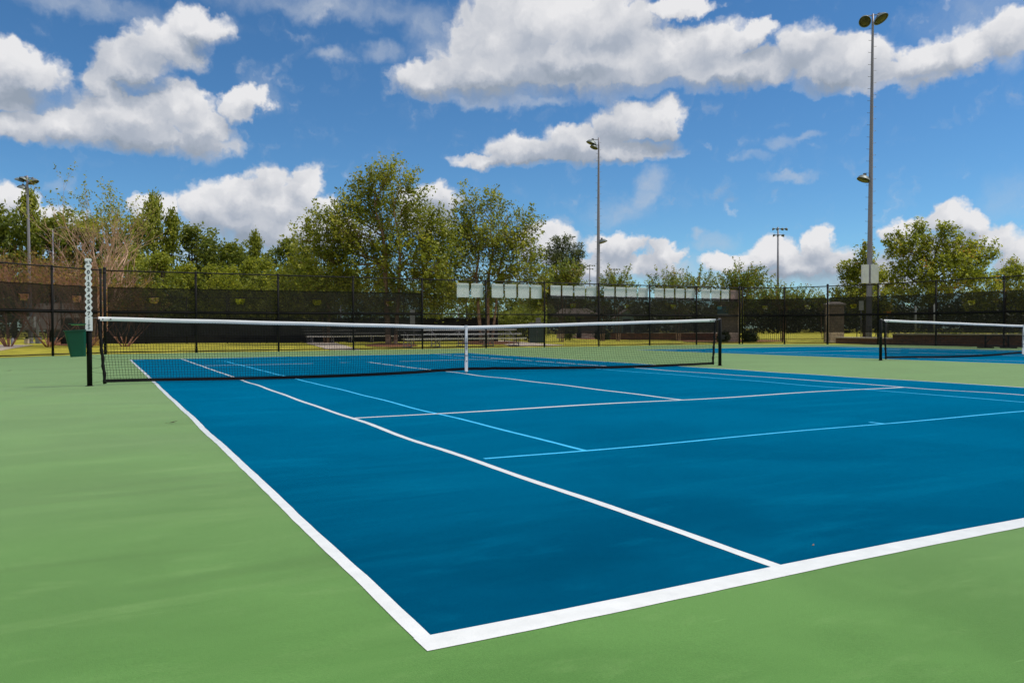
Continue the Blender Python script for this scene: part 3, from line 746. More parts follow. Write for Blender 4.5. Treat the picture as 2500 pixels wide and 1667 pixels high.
# black screened fence of the next court
p0 = (onY(150, 44), 44); p1 = (onY(745, 40), 40.); p2 = (onY(1215, 36), 36)
root = empty('screened_fence', (p0[0], p0[1], 0), 'solid black screened fence across the lawn behind the back fence', 'fence')
b = MB(); pp = []
for a, c in ((p0, p1), (p1, p2)):
    for k in range(12):
        t = k/12; pp.append((a[0]+(c[0]-a[0])*t-p0[0], a[1]+(c[1]-a[1])*t-p0[1]))
pp.append((p2[0]-p0[0], p2[1]-p0[1]))
vs = [];
for i, (x, y) in enumerate(pp): vs += [(x, y, .0), (x, y-.06*math.sin(i*2.1), .9), (x, y, 1.62+.02*math.sin(i*3.))]
fs = [(3*i+j, 3*i+3+j, 3*i+4+j, 3*i+1+j) for i in range(len(pp)-1) for j in (0, 1)]
b.add(vs, fs, 0, True); b.build('screen_cloth', screen_back, root)
for i in range(0, len(pp), 2):
    b = MB(); b.bar((pp[i][0], pp[i][1], -.05), (pp[i][0], pp[i][1], 3.0), .035, n=8); b.build('post', black, root)
b = MB()
for z in (1.65, 3.0): b.tube([(x, y, z) for x, y in pp], .022, 6)
b.build('rail', black, root)
# green cabinet
root = local(1310, 50, 'dark green utility cabinet at the right end of the low bleacher', 'utility_cabinet', 'cabinet'); b = MB(); b.box((0, 0, .62), (.47, .3, .62)); b.build('body', simple('dark green steel', (.03, .06, .045), .5), root, bevel=.02)
b = MB(); b.box((0, 0, 1.26), (.5, .33, .03)); b.build('lid', galv_d, root); b = MB(); b.box((0, -.305, .6), (.004, .006, .5)); b.box((.06, -.31, .7), (.015, .01, .06)); b.build('handle', galv_d, root)
root = local(1314, 53, 'small grey control box showing above the green cabinet', 'control_box', 'box'); b = MB(); b.box((0, 0, 1.42), (.16, .1, .2)); b.bar((0, .05, 0), (0, .05, 1.3), .03, n=8); b.build('box', galv, root, bevel=.01)
# buildings
d = 72; root = local(1405, d, 'small taupe building with pale stone piers left of the gabled one', 'park_building', 'building'); k = S(d)
b = MB(); b.box((.3, 1.2, Zp(768, d)/2), (44*k, 1.2, Zp(768, d)/2)); b.build('wall', taupe, root)
ze, zt_ = Zp(770, d), Zp(752, d); w = 52*k
b = MB(); b.add([(-w, -.4, ze), (w+.4, -.4, ze), (w+.4, 2.8, ze), (-w, 2.8, ze), (-w*.6, 1.2, zt_), (w*.6, 1.2, zt_), (-w, -.4, ze-.12), (w+.4, -.4, ze-.12), (w+.4, 2.8, ze-.12), (-w, 2.8, ze-.12)],
    [(0, 1, 5, 4), (2, 3, 4, 5), (0, 4, 3), (1, 2, 5), (0, 6, 7, 1), (1, 7, 8, 2), (2, 8, 9, 3), (3, 9, 6, 0), (9, 8, 7, 6)]); b.build('roof', shingle, root)
for a, c in ((1359, 1376), (1386, 1407), (1419, 1451)):
    b = MB(); xc = ((a+c)/2-1405)*k; b.box((xc, -.25, .33), ((c-a)/2*k, .2, .33)); b.box((xc, -.25, .68), ((c-a)/2*k+.04, .24, .03)); b.build('pier', stone_w, root)
b = MB(); b.box((6*k, -.01, .95), (6*k, .04, .95)); b.build('door', dark_m, root)
d = 85; root = local(1526, d, 'pale teal gabled shed farther behind the brick wall', 'gabled_shed', 'building'); k = S(d); ze, zt_ = Zp(776, d), Zp(757, d); w = 22*k
b = MB(); b.add([(-w, 0, 0), (w, 0, 0), (w, 3, 0), (-w, 3, 0), (-w, 0, ze), (w, 0, ze), (w, 3, ze), (-w, 3, ze), (.3, 0, zt_), (.3, 3, zt_)], [(0, 1, 5, 8, 4), (2, 3, 7, 9, 6), (1, 2, 6, 5), (3, 0, 4, 7), (0, 3, 2, 1)]); b.build('wall', teal, root)
b = MB()
for a, c in (((-w-.15, ze-.1), (.3, zt_+.04)), ((w+.15, ze-.1), (.3, zt_+.04))):
    vs = [(a[0], -.2, a[1]), (c[0], -.2, c[1]), (c[0], 3.2, c[1]), (a[0], 3.2, a[1])]; b.add(vs+[(x, y, z+.08) for x, y, z in vs], [(0, 1, 2, 3), (7, 6, 5, 4), (0, 4, 5, 1), (1, 5, 6, 2), (2, 6, 7, 3), (3, 7, 4, 0)])
b.build('roof', shingle, root); b = MB(); b.box((.2, -.02, .95), (.42, .04, .95)); b.build('door', dark_m, root)
# low brick wall
def wall_between(a, c, h, th, label, m, name='brick_wall', cap=True, cat='wall', z0=-.03):
    root = empty(name, (a[0], a[1], z0), label, cat); v = Vector((c[0]-a[0], c[1]-a[1], 0)); L = v.length; root.rotation_euler = (0, 0, math.atan2(v.y, v.x))
    b = MB(); b.box((L/2, 0, h/2), (L/2, th/2, h/2)); b.build('masonry', m, root)
    if cap:
        b = MB(); n = max(1, int(L/.6))
        for i in range(n): b.box((L*(i+.5)/n, random.uniform(-.01, .01), h+.035), (L/n/2-.006, th/2+.04, .033))
        b.build('coping', cap_m, root)
    return root
wall_between(XY(1488, 63), XY(1748, 56), .52, .4, 'low brown block wall with pale coping left of the sign pillar', brick)
# stone pillars
def pillar(px, d, w, ytop, label, sign=False):
    root = local(px, d, label, 'stone_pillar', 'pillar', 'stone gate pillars'); H = Zp(ytop, d); h = w/2
    b = MB(); b.box((0, 0, H/2-.08), (h, h, H/2-.08)); b.build('shaft', stone, root)
    b = MB(); b.box((0, 0, H-.13), (h+.07, h+.07, .05)); b.add([(-h-.1, -h-.1, H-.08), (h+.1, -h-.1, H-.08), (h+.1, h+.1, H-.08), (-h-.1, h+.1, H-.08), (-h*.5, -h*.5, H+.06), (h*.5, -h*.5, H+.06), (h*.5, h*.5, H+.06), (-h*.5, h*.5, H+.06)],
        [(3, 2, 1, 0), (4, 5, 6, 7), (0, 1, 5, 4), (1, 2, 6, 5), (2, 3, 7, 6), (3, 0, 4, 7)]); b.build('cap', cap_m, root)
    return root
pillar(2037, 48, .84, 741, 'free-standing stone pillar with flat cap at the court corner')
pillar(1779, 51, 1.1, 735, 'wide stone pillar behind the right post of the near net')
root = local(1765, 50.2, 'blue notice board fixed to the wide stone pillar', 'notice_board', 'sign'); b = MB(); b.box((0, -.02, Zp(758, 50)), (.36, .02, .24)); b.build('board', simple('blue board', (.03, .14, .22), .5), root); b = MB(); b.box((0, -.03, Zp(768.5, 50)), (.36, .02, .03)); b.build('frame', white_p, root)
# iron picket fences
def pickets(a, c, h0, h1, label, step=.115):
    root = empty('picket_fence', (a[0], a[1], -.03), label, 'fence'); v = Vector((c[0]-a[0], c[1]-a[1], 0)); L = v.length; root.rotation_euler = (0, 0, math.atan2(v.y, v.x))
    b = MB(); n = int(L/step)
    for i in range(n+1):
        t = i/n; h = h0+(h1-h0)*t; b.box((L*t, 0, h/2+.04), (.011, .011, h/2-.03))
    b.build('picket', black, root)['kind'] = 'stuff'
    b = MB()
    for f in (.1, .93): b.bar((0, 0, h0*f), (L, 0, h1*f), .02, n=4)
    b.build('rail', black, root)
    m = max(2, int(L/2.4))
    for i in range(m+1):
        t = i/m; b = MB(); h = h0+(h1-h0)*t; b.box((L*t, 0, h/2), (.03, .03, h/2+.02)); b.build('post', black, root)
pickets(XY(1812, 51), XY(2012, 49), 1.86, 2.1, 'black iron picket fence between the two stone pillars')
pickets(XY(1465, 66), XY(1750, 58), 1.45, 1.5, 'black iron picket fence behind the low brown wall')
pickets(XY(1232, 54), XY(1290, 53), 1.1, 1.15, 'short black iron fence section left of the green cabinet')
# right retaining wall
wall_between((29.6, 12.6), (29.6, -4), .52, .5, 'long brown block retaining wall behind the right fence', brick, 'retaining_wall')
wall_between((31.5, 17.6), (29.7, 12.9), .3, .5, 'short lower step of the brown retaining wall near the corner pillar', brick, 'retaining_wall')
b = MB(); b.bar((0, 0, -.03), (0, 0, .95), .025, n=6); b.bar((1.4, .2, -.03), (1.4, .2, .95), .025, n=6); b.bar((3.4, .5, -.03), (3.4, .5, .95), .025, n=6); b.tube([(0, 0, .93), (1.4, .2, .93), (3.4, .5, .93)], .02, 6); b.tube([(0, 0, .3), (3.4, .5, .3)], .015, 6)
o = b.build('handrail', black); o.location = (*XY(2092, 46), 0); tag(o, 'black metal handrail between the corner pillar and the block wall', 'handrail')
# signs and posts on the right
root = local(2102, 48, 'white rectangular sign on a post right of the corner pillar', 'street_sign', 'sign'); b = MB(); b.box((0, -.03, Zp(748, 48)), (.14, .01, .28)); b.build('plate', white_p, root, bevel=.004); b = MB(); b.bar((0, 0, 0), (0, 0, Zp(737, 48)), .035, n=8); b.build('post', galv, root)
root = local(2165, 62, 'orange diamond warning sign on a post seen through the screen', 'warning_sign', 'sign'); z = Zp(763, 62); b = MB(); b.box((0, -.03, z), (.26, .01, .26), tilt=Matrix.Rotation(R_(45), 3, 'Y')); b.build('plate', simple('orange sign', (.65, .25, .02), .5), root); b = MB(); b.bar((0, 0, 0), (0, 0, z+.2), .035, n=8); b.build('post', galv, root)
for px, dd, yt, r, lb in ((2235, 58, 748, .07, 'thin grey post left of the dark tree trunk at right'), (2279, 60, 736, .11, 'thick pale post right of the dark tree trunk at right'), (2163.5, 52, 786, .05, 'short pale post near the second net')):
    root = local(px, dd, lb, 'utility_post', 'post'); b = MB(); H = Zp(yt, dd); b.tube([(0, 0, 0), (0, 0, H)], [r, r*.85], 12); b.lathe([(r*.9, H-.02), (r, H), (.0005, H+.06)], n=12); b.build('shaft', white_p if r > .06 else galv, root)
for px, dd, yt, lb in ((1010, 45, 770, 'white notice plate on a post left of the low bleacher'), (1119, 56, 748, 'slim grey post above the net centre strap'), (832, 62, 745, 'pale slim post behind the screened fence')):
    root = local(px, dd, lb, 'notice_post', 'post'); H = Zp(yt, dd); b = MB(); b.bar((0, 0, 0), (0, 0, H), .04, n=8); b.build('shaft', galv, root)
    if px == 1010: b = MB(); b.box((-.06, -.05, H-.05), (.14, .015, .42)); b.build('plate', white_p, root)

# ------------------------------------------------------------------ trees
bark_d = simple('dark bark', (.07, .05, .04), .95, spec=.1, var=.3, scale=6, bump=.6, bscale=25)
bark_o = simple('orange birch bark', (.28, .15, .085), .9, spec=.1, var=.35, scale=5, c2=(.36, .24, .16), bump=.5, bscale=25)
bark_p = simple('pale pinkish bark', (.48, .28, .19), .85, spec=.1, var=.2, scale=3, c2=(.62, .43, .32))
twig_m = simple('pink brown twigs', (.36, .18, .13), .85, spec=.1, var=.3, scale=3)
lf_main = leaf_mat('olive leaves', (.13, .165, .016), (.28, .32, .032), (.45, .45, .055), extra=(.56, .5, .09), cs=.5)
lf_low = leaf_mat('yellow green leaves', (.15, .19, .018), (.30, .34, .03), (.46, .45, .045), cs=.6)
lf_dark = leaf_mat('wood leaves', (.075, .105, .018), (.165, .21, .027), (.29, .31, .038), cs=.35)
lf_mid = leaf_mat('wood lighter leaves', (.12, .155, .02), (.25, .29, .03), (.40, .41, .045), cs=.35)
lf_pine = leaf_mat('pine needles', (.06, .085, .03), (.11, .14, .045), (.18, .2, .06), transl=.3)
lf_myrtle = leaf_mat('myrtle leaves', (.10, .15, .018), (.21, .27, .032), (.35, .36, .045), extra=(.42, .2, .07), cs=1.2)
lf_maple = leaf_mat('maple leaves', (.15, .19, .02), (.33, .37, .035), (.5, .5, .06), extra=(.55, .27, .07), cs=.6)
lf_bare = leaf_mat('sparse yellow leaves', (.08, .085, .02), (.19, .16, .03), (.4, .26, .03), cs=1)
lf_shrub = leaf_mat('dark shrub leaves', (.012, .022, .010), (.025, .04, .014), (.05, .07, .02))

def leaves(C, D, size, spread, K, curl=.3):
    """C: spray origins, D: spray vectors -> quads along each spray"""
    n = len(C); t = rng.random((n, K))**.8
    pos = C[:, None]+D[:, None]*t[..., None]+rng.normal(0, 1, (n, K, 3))*spread*(1.1-.5*t[..., None])
    pos = pos.reshape(-1, 3); m = len(pos)
    nn = rng.normal(0, .75, (m, 3))+np.array([.45, -.25, .85])     # blades turn towards the light
    a = np.cross(nn, rng.normal(0, 1, (m, 3))); a /= np.linalg.norm(a, axis=1, keepdims=True)
    c = np.cross(nn, a); c /= np.linalg.norm(c, axis=1, keepdims=True)
    s = size*rng.uniform(.65, 1.35, (m, 1))
    V = np.stack([pos-a*s*.55, pos+c*s*.34, pos+a*s*.55, pos-c*s*.34], 1).reshape(-1, 3)
    return V, np.arange(4*m).reshape(m, 4)
def sprays_in(E, per, slen, center, upb=.5, shell=.45):
    Cs, Ds = [], []
    for (c, r, w) in E:
        n = max(3, int(per*w)); q = rng.normal(0, 1, (n, 3)); q /= np.linalg.norm(q, axis=1, keepdims=True)
        rad = (shell+(1-shell)*rng.random((n, 1)))**.8
        p = np.array(c)+q*rad*np.array(r)
        dv = q*.8+(p-center)/(np.linalg.norm(p-center, axis=1, keepdims=True)+.01)*.5+np.array([0, 0, upb])+rng.normal(0, .45, (n, 3))
        dv /= np.linalg.norm(dv, axis=1, keepdims=True)
        Cs.append(p); Ds.append(dv*slen*rng.uniform(.5, 1.25, (n, 1)))
    return np.concatenate(Cs), np.concatenate(Ds)
def limb(b, a, c, r0, r1, wob=.12, n=6, sides=6):
    a = np.array(a, float); c = np.array(c, float); L = np.linalg.norm(c-a)
    ph = rng.random(4)*6
    pts = []; rad = []
    for i in range(n+1):
        t = i/n; p = a+(c-a)*t; p = p+np.array([math.sin(t*5+ph[0]), math.sin(t*4+ph[1]), .3*math.sin(t*6+ph[2])])*wob*L*.15*math.sin(math.pi*min(1, t*1.0))
        p[2] += L*.07*math.sin(math.pi*t); pts.append(p); rad.append(r0+(r1-r0)*t)
    b.tube(pts, rad, sides); return pts
def tree(name, px, d, ell, label, cat='tree', trunks=((0, .16),), bark=bark_d, lm=None, per=26, slen=.75, lsize=.16, spread=.12, K=16, group=None, flat=.75, fork=.35, upb=.5, gap=1., ybase=0, shell=.35):
    """ell: ellipses (px,py,rx,ry) seen in the photo, given depth as real ellipsoids"""
    x, y = XY(px, d); base = np.array([x, y, 0.]); k = d/F
    root = empty(name, (x, y, -.03), label, cat, group)
    E = []; zmin = 1e9; ztop = 0
    for i, (ex, ey, rx, ry) in enumerate(ell):
        off = rng.uniform(-.6, .6)*max(rx for _, _, rx, _ in ell)*k*.7
        p = P(ex, ey, d)+np.array([fw[0], fw[1], 0])*off-base
        r = (rx*k, rx*k*flat+.15, ry*k); r = (rx*k*.93, rx*k*.93, ry*k*.93)
        E.append((p, r, (rx*ry*k*k)**1.15*gap/1.2)); zmin = min(zmin, p[2]-r[2]); ztop = max(ztop, p[2])
    cen = np.mean([e[0] for e in E], 0); cen[2] = zmin+(ztop-zmin)*.35
    C, D = sprays_in(E, per, slen, cen, upb, shell)
    V, Fq = leaves(C, D, lsize, spread, K)
    b = MB()
    forks = []
    for dx, r in trunks:
        zf = max(.5, zmin+(ztop-zmin)*fork*.5); foot = np.array([dx*rt[0], dx*rt[1], -.1]); tp = np.array([dx*rt[0]*1.9, dx*rt[1]*1.9, zf])
        b.tube([foot, foot*.9+np.array([0, 0, .15]), foot*.5+tp*.5, tp], [r*1.5, r*1.1, r*.9, r*.75], 10)
        top = np.array([cen[0]*.6+dx*rt[0]*2.6, cen[1]*.6+dx*rt[1]*2.6, ztop*.93]); limb(b, tp, top, r*.75, r*.12, .3, 9, 7); forks.append((tp, top, r))
    for (c, r, w) in E:
        f = min(forks, key=lambda q: np.hypot(*(q[0][:2]-c[:2]))); t = max(0, min(.75, (c[2]-f[0][2])/(f[1][2]-f[0][2]+.01)-.3)); s = f[0]+(f[1]-f[0])*t
        limb(b, s, c, f[2]*.38*(1-t*.5), .025, .5, 6, 5)
    tr = b.build('trunk', bark, root)
    # twigs carrying the sprays
    n = len(C); sel = rng.permutation(n)[:min(n, 1400)]; Vt, Ft = [], []
    for i in sel:
        a, c = C[i]-D[i]*.4, C[i]+D[i]*.9; q = np.cross(D[i], [.3, .5, .8]); q = q/np.linalg.norm(q)*.008; w_ = np.cross(D[i], q); w_ = w_/np.linalg.norm(w_)*.008
        m = len(Vt); Vt += [a+q, a-q*.5+w_, a-q*.5-w_, c+q*.4, c-q*.2+w_*.4, c-q*.2-w_*.4]; Ft += [(m, m+1, m+4, m+3), (m+1, m+2, m+5, m+4), (m+2, m, m+3, m+5)]
    np_mesh('twig', np.array(Vt), np.array(Ft), bark, tr)
    cr = np_mesh('crown', V, Fq, lm, root)
    return root

tree('leafy_tree', 955, 47, [(945, 437, 24, 30), (915, 460, 36, 40), (880, 487, 36, 50), (985, 455, 30, 38), (1008, 490, 24, 36), (940, 530, 66, 60), (862, 560, 50, 52), (800, 560, 42, 46), (768, 600, 30, 46), (1020, 565, 50, 58), (1062, 560, 20, 44), (985, 620, 80, 60), (880, 645, 80, 62), (795, 665, 58, 58), (1055, 645, 42, 52), (900, 715, 95, 45), (1010, 705, 70, 46), (742, 585, 20, 26), (830, 610, 50, 50), (1085, 600, 26, 50), (1060, 700, 40, 50), (760, 720, 60, 44), (848, 520, 30, 30)],
     'tallest leafy tree, with orange forked trunks, behind the back fence', trunks=((-.18, .17), (.28, .12)), bark=bark_o, lm=lf_main, per=84, K=19, slen=1.0, lsize=.155, spread=.13, upb=.7, fork=.7, group='leafy trees behind the back fence')
tree('leafy_tree', 1185, 50, [(1180, 503, 34, 26), (1148, 500, 24, 32), (1218, 520, 22, 30), (1120, 560, 40, 55), (1190, 580, 66, 50), (1268, 545, 24, 26), (1292, 560, 18, 44), (1262, 595, 34, 30), (1100, 640, 40, 55), (1180, 655, 78, 52), (1270, 645, 44, 50), (1312, 655, 22, 40), (1232, 705, 66, 34), (1140, 718, 55, 36), (1075, 735, 42, 40), (1150, 590, 40, 40), (1290, 690, 36, 30), (1235, 600, 40, 40)],
     'second tall leafy tree behind the white panels, thinner on its right side', trunks=((-.3, .11), (.12, .12), (.45, .08)), bark=bark_o, lm=lf_main, per=70, K=19, slen=1.0, lsize=.15, spread=.13, upb=.7, fork=.75, group='leafy trees behind the back fence')
tree('leafy_tree', 797, 53, [(738, 640, 30, 42), (716, 695, 40, 44), (770, 700, 50, 52), (825, 700, 46, 46), (690, 740, 36, 34), (760, 755, 50, 28)],
     'yellow green lower tree just left of the tallest leafy tree', trunks=((-.15, .07), (.1, .12)), bark=bark_o, lm=lf_low, per=110, K=14, lsize=.18, group='leafy trees behind the back fence')
tree('pine_tree', 1372, 96, [(1372, 594, 24, 12), (1352, 620, 24, 15), (1400, 618, 22, 16), (1378, 640, 32, 16), (1350, 655, 22, 14), (1402, 655, 22, 14), (1372, 690, 30, 20)], 'dark rounded pine crown right of the leafy trees', trunks=((0, .2),), lm=lf_pine, per=70, K=22, slen=.9, lsize=.22, spread=.2, fork=.9, upb=.2)
MY = 'crape myrtles along the back fence'
kw = dict(bark=bark_o, lm=lf_myrtle, slen=1.05, lsize=.115, spread=.075, K=26, upb=1.1, trunks=((-.1, .035), (.05, .045), (.16, .03)), group=MY, shell=.2)
tree('crape_myrtle', 1370, 54, [(1345, 712, 36, 36), (1382, 695, 28, 36), (1318, 735, 30, 30), (1412, 735, 24, 26), (1395, 675, 18, 20)], 'dense bright green crape myrtle below the pine', cat='small tree', per=195, **kw)
tree('crape_myrtle', 1470, 56, [(1478, 725, 34, 24)], 'little crape myrtle at the foot of the centre light pole', cat='small tree', per=135, **kw)
tree('crape_myrtle', 1508, 56, [(1505, 705, 36, 28), (1530, 725, 30, 24)], 'crape myrtle with arching sprays just right of the centre light pole', cat='small tree', per=135, **kw)
tree('crape_myrtle', 1655, 55, [(1620, 700, 30, 22), (1655, 712, 48, 26), (1700, 700, 34, 22), (1650, 745, 50, 22)], 'wide crape myrtle with feathery top above the middle panels', cat='small tree', per=127, **kw)
tree('crape_myrtle', 1795, 51, [(1805, 695, 36, 32), (1775, 715, 34, 26), (1838, 700, 26, 28), (1790, 745, 50, 26)], 'green crape myrtle growing beside the wide stone pillar', cat='small tree', per=157, **kw)
tree('crape_myrtle', 1910, 58, [(1905, 735, 40, 26), (1945, 740, 30, 18), (1870, 740, 30, 22)], 'reddish crape myrtle behind the iron picket fence', cat='small tree', per=142, **kw)
tree('crape_myrtle', 2010, 60, [(2008, 745, 14, 20)], 'smallest myrtle tip beside the free-standing stone pillar', cat='small tree', per=135, **kw)
kw = dict(bark=bark_d, lm=lf_maple, slen=.55, lsize=.15, spread=.1, K=15, upb=.9, shell=.3, group='maples behind the right fence')
tree('maple_tree', 2110, 54, [(2108, 625, 20, 30), (2072, 665, 24, 26), (2105, 680, 42, 40), (2160, 690, 34, 30), (2060, 725, 36, 32), (2120, 735, 60, 36), (2180, 715, 22, 20)], 'orange tinged maple directly behind the tallest light pole', trunks=((0, .12),), per=150, **kw)
tree('maple_tree', 2272, 50, [(2255, 560, 26, 22), (2300, 575, 24, 22), (2190, 605, 28, 34), (2245, 610, 48, 44), (2320, 615, 46, 40), (2370, 640, 40, 38), (2412, 600, 14, 14), (2398, 625, 20, 16), (2290, 670, 84, 44), (2205, 670, 30, 32), (2255, 715, 74, 34), (2370, 700, 46, 36)], 'large maple with dark trunk behind the right fence', trunks=((0, .17),), per=135, **kw)
tree('maple_tree', 2452, 56, [(2455, 690, 40, 36), (2470, 662, 22, 22), (2405, 735, 44, 26), (2500, 730, 36, 34)], 'low maple at the right edge behind the fence', trunks=((0, .1),), per=150, **kw)

# bare trees drawn as branching stems
def bare(px, d, ytop, stems, spreadw, label, leafm=None, nleaf=0, mat=bark_p, r0=.06, depth=4, name='bare_tree', seedv=1, topleaf=.6, cat='tree', group=None):
    rnd = random.Random(seedv); x, y = XY(px, d); H = Zp(ytop, d, px)
    root = empty(name, (x, y, -.03), label, cat, group); b = MB(); tips = []
    def grow(p, dv, L, r, lev):
        n = 4; pts = [p]; q = Vector(p); v = Vector(dv).normalized()
        for i in range(n):
            v = (v+Vector((rnd.gauss(0, .09), rnd.gauss(0, .09), rnd.gauss(0, .05)+.05))).normalized(); q = q+v*L/n; pts.append(q.copy())
        b.tube(pts, [max(.004, r*(1-.4*i/n)) for i in range(n+1)], 5 if lev < 2 else 3)
        if lev >= depth: tips.append((pts[-1], v, L)); return
        for j in range(rnd.choice((2, 3, 3)) if lev < 4 else 2):
            i = rnd.choice((2, 3, 4)) if j else 4
            w = (v+Vector((rnd.gauss(0, .42), rnd.gauss(0, .42), rnd.uniform(-.05, .25)))).normalized()
            grow(pts[i], w, L*rnd.uniform(.6, .85), r*(1-.4*i/n)*.78, lev+1)
    for s in range(stems):
        t = 2*math.pi*(s+rnd.random()*.6)/stems; dv = Vector((math.cos(t)*spreadw, math.sin(t)*spreadw, 1))*1.
        grow(Vector((math.cos(t)*.12, math.sin(t)*.12, -.05)), dv, H*.36*rnd.uniform(.85, 1.1), r0*rnd.uniform(.7, 1.1), 0)
    tr = b.build('trunk', mat, root)
    if leafm and nleaf:
        tp = [q for q in tips if q[0].z > H*topleaf] or tips
        C = np.array([tuple(q[0]-q[1]*q[2]*.7) for q in tp]); D = np.array([tuple(q[1]*q[2]) for q in tp])
        V, Fq = leaves(C, D, .13, .09, nleaf); np_mesh('crown', V, Fq, leafm, root)
    return root
bare(232, 46, 440, 8, .28, 'tall pale-stemmed tree with leaves only at the top, left', lf_main, 12, r0=.11, depth=4, seedv=5, topleaf=.74)
BR = 'bare crape myrtles at left'
bare(20, 44, 610, 9, .7, 'bare pinkish shrub at the far left edge', lf_bare, 1, twig_m, .045, 5, 'bare_shrub', 3, .5, 'shrub', BR)
bare(120, 43, 600, 10, .75, 'bare pinkish shrub beside the left light pole', lf_bare, 1, twig_m, .045, 5, 'bare_shrub', 4, .5, 'shrub', BR)
bare(215, 42, 640, 9, .8, 'bare pinkish shrub at the foot of the tall pale-stemmed tree', lf_bare, 1, twig_m, .045, 5, 'bare_shrub', 8, .5, 'shrub', BR)
bare(305, 43, 690, 8, .9, 'lowest bare shrub, right of the tall pale-stemmed tree', lf_bare, 1, twig_m, .042, 5, 'bare_shrub', 9, .5, 'shrub', BR)

# the wood behind: a few crowns of each habit, copied
def wood_proto(name, prof, lm, n_spr, H=10., seed=0, slen=.9, K=11, lsize=.3):
    """prof: crown radius by height fraction"""
    g = np.random.default_rng(seed); root = bpy.data.objects.new(name, None); col.objects.link(root)
    hs, rs = zip(*prof); E = []
    for i in range(20):
        h = g.uniform(hs[0], hs[-1]); r = np.interp(h, hs, rs); a = g.uniform(0, 6.28); q = r*g.uniform(.2, .85)
        E.append((np.array([q*math.cos(a), q*math.sin(a), h*H]), (r*.42+.25, r*.42+.25, r*.36+.35), 1.))
    E.append((np.array([0, 0, H*.93]), (.4, .4, H*.06), .6))
    C, D = sprays_in(E, n_spr/20, slen, np.array([0, 0, H*.4]), .6, .35); V, Fq = leaves(C, D, lsize, .22, K)
    b = MB(); b.tube([(0, 0, -.1), (.05, 0, H*.3), (0, .05, H*.6), (0, 0, H*.9)], [.2, .16, .1, .03], 8)
    for e in E[:12]: limb(b, (0, 0, e[0][2]*.7), e[0], .07, .02, .3, 4, 4)
    b.build('trunk', bark_d, root); np_mesh('crown', V, Fq, lm, root); return root
rnd = [(.12, 2.2), (.3, 2.9), (.6, 2.7), (.85, 1.6), (.98, .5)]; spire = [(.1, 2.0), (.4, 1.8), (.7, 1.1), (.9, .6), (1., .25)]; broad = [(.1, 2.6), (.35, 3.4), (.65, 3.2), (.85, 2.1), (.95, .8)]
protos = {'r': wood_proto('wood_tree', rnd, lf_dark, 420, seed=1), 'b': wood_proto('wood_tree', broad, lf_dark, 520, seed=2), 's': wood_proto('wood_tree', spire, lf_mid, 420, seed=3, slen=1.1),
          'y': wood_proto('wood_tree', rnd, lf_mid, 460, seed=4), 'w': wood_proto('wood_tree', broad, lf_low, 460, seed=5, lsize=.26)}
for o in protos.values(): o.location = (0, -400, 0)
def copy_tree(o):
    c = o.copy(); col.objects.link(c)
    for ch in o.children:
        e = ch.copy(); col.objects.link(e); e.parent = c
    return c
W = [(-60, 505, 84, 'b'), (-15, 515, 80, 'r'), (35, 525, 84, 'b'), (76, 492, 80, 's'), (128, 545, 82, 'r'), (170, 525, 86, 'b'), (225, 545, 84, 'r'), (285, 540, 88, 'b'), (335, 545, 80, 'y'), (377, 503, 78, 's'), (421, 538, 79, 's'), (470, 563, 84, 'r'), (517, 572, 86, 'b'), (562, 603, 84, 'r'), (600, 600, 88, 'b'), (624, 586, 82, 's'), (665, 618, 84, 'b'), (708, 595, 80, 'r'), (750, 612, 84, 'b')]
W2 = [(330, 610, 68, 'w'), (398, 630, 66, 'y'), (455, 650, 68, 'w'), (512, 655, 70, 'y'), (560, 655, 66, 'w'), (612, 640, 70, 'y'), (655, 640, 66, 'w'), (705, 665, 68, 'y')]
W3 = [(800, 690, 80, 'r'), (870, 670, 84, 'b'), (940, 680, 78, 'y'), (1010, 690, 82, 'b'), (1080, 680, 80, 'r'), (1140, 690, 84, 'y'), (1200, 700, 80, 'b'), (1260, 695, 84, 'r'), (1320, 710, 80, 'y')]
first = set(); rg = random.Random(3)
for rowi, (lst, nm, gp) in enumerate(((W, 'in the tall back row of wood', 'tall trees of the wood at left'), (W2, 'in the lighter front row of wood', 'front trees of the wood at left'), (W3, 'in the row behind the leafy trees', 'dark trees behind the leafy ones'))):
    for i, (px, yt, d, k) in enumerate(lst):
        o = protos[k] if k not in first else copy_tree(protos[k]); first.add(k)
        x, y = XY(px, d); H = Zp(yt, d, px); s = H/10; w = s*rg.uniform(.92, 1.1) if k != 's' else s*.55
        if k in 'bw' and H < 9: w *= 1.1
        o.location = (x, y, -.03); o.scale = (w, w, s); o.rotation_euler = (0, 0, rg.uniform(0, 6.28))
        hb = {'r': 'round dark tree', 'b': 'broad dark tree', 's': 'pointed tree', 'y': 'round lighter tree', 'w': 'broad yellow green tree'}[k]
        tag(o, f'{hb}, {ORD[i]} from left {nm}', 'tree', gp)
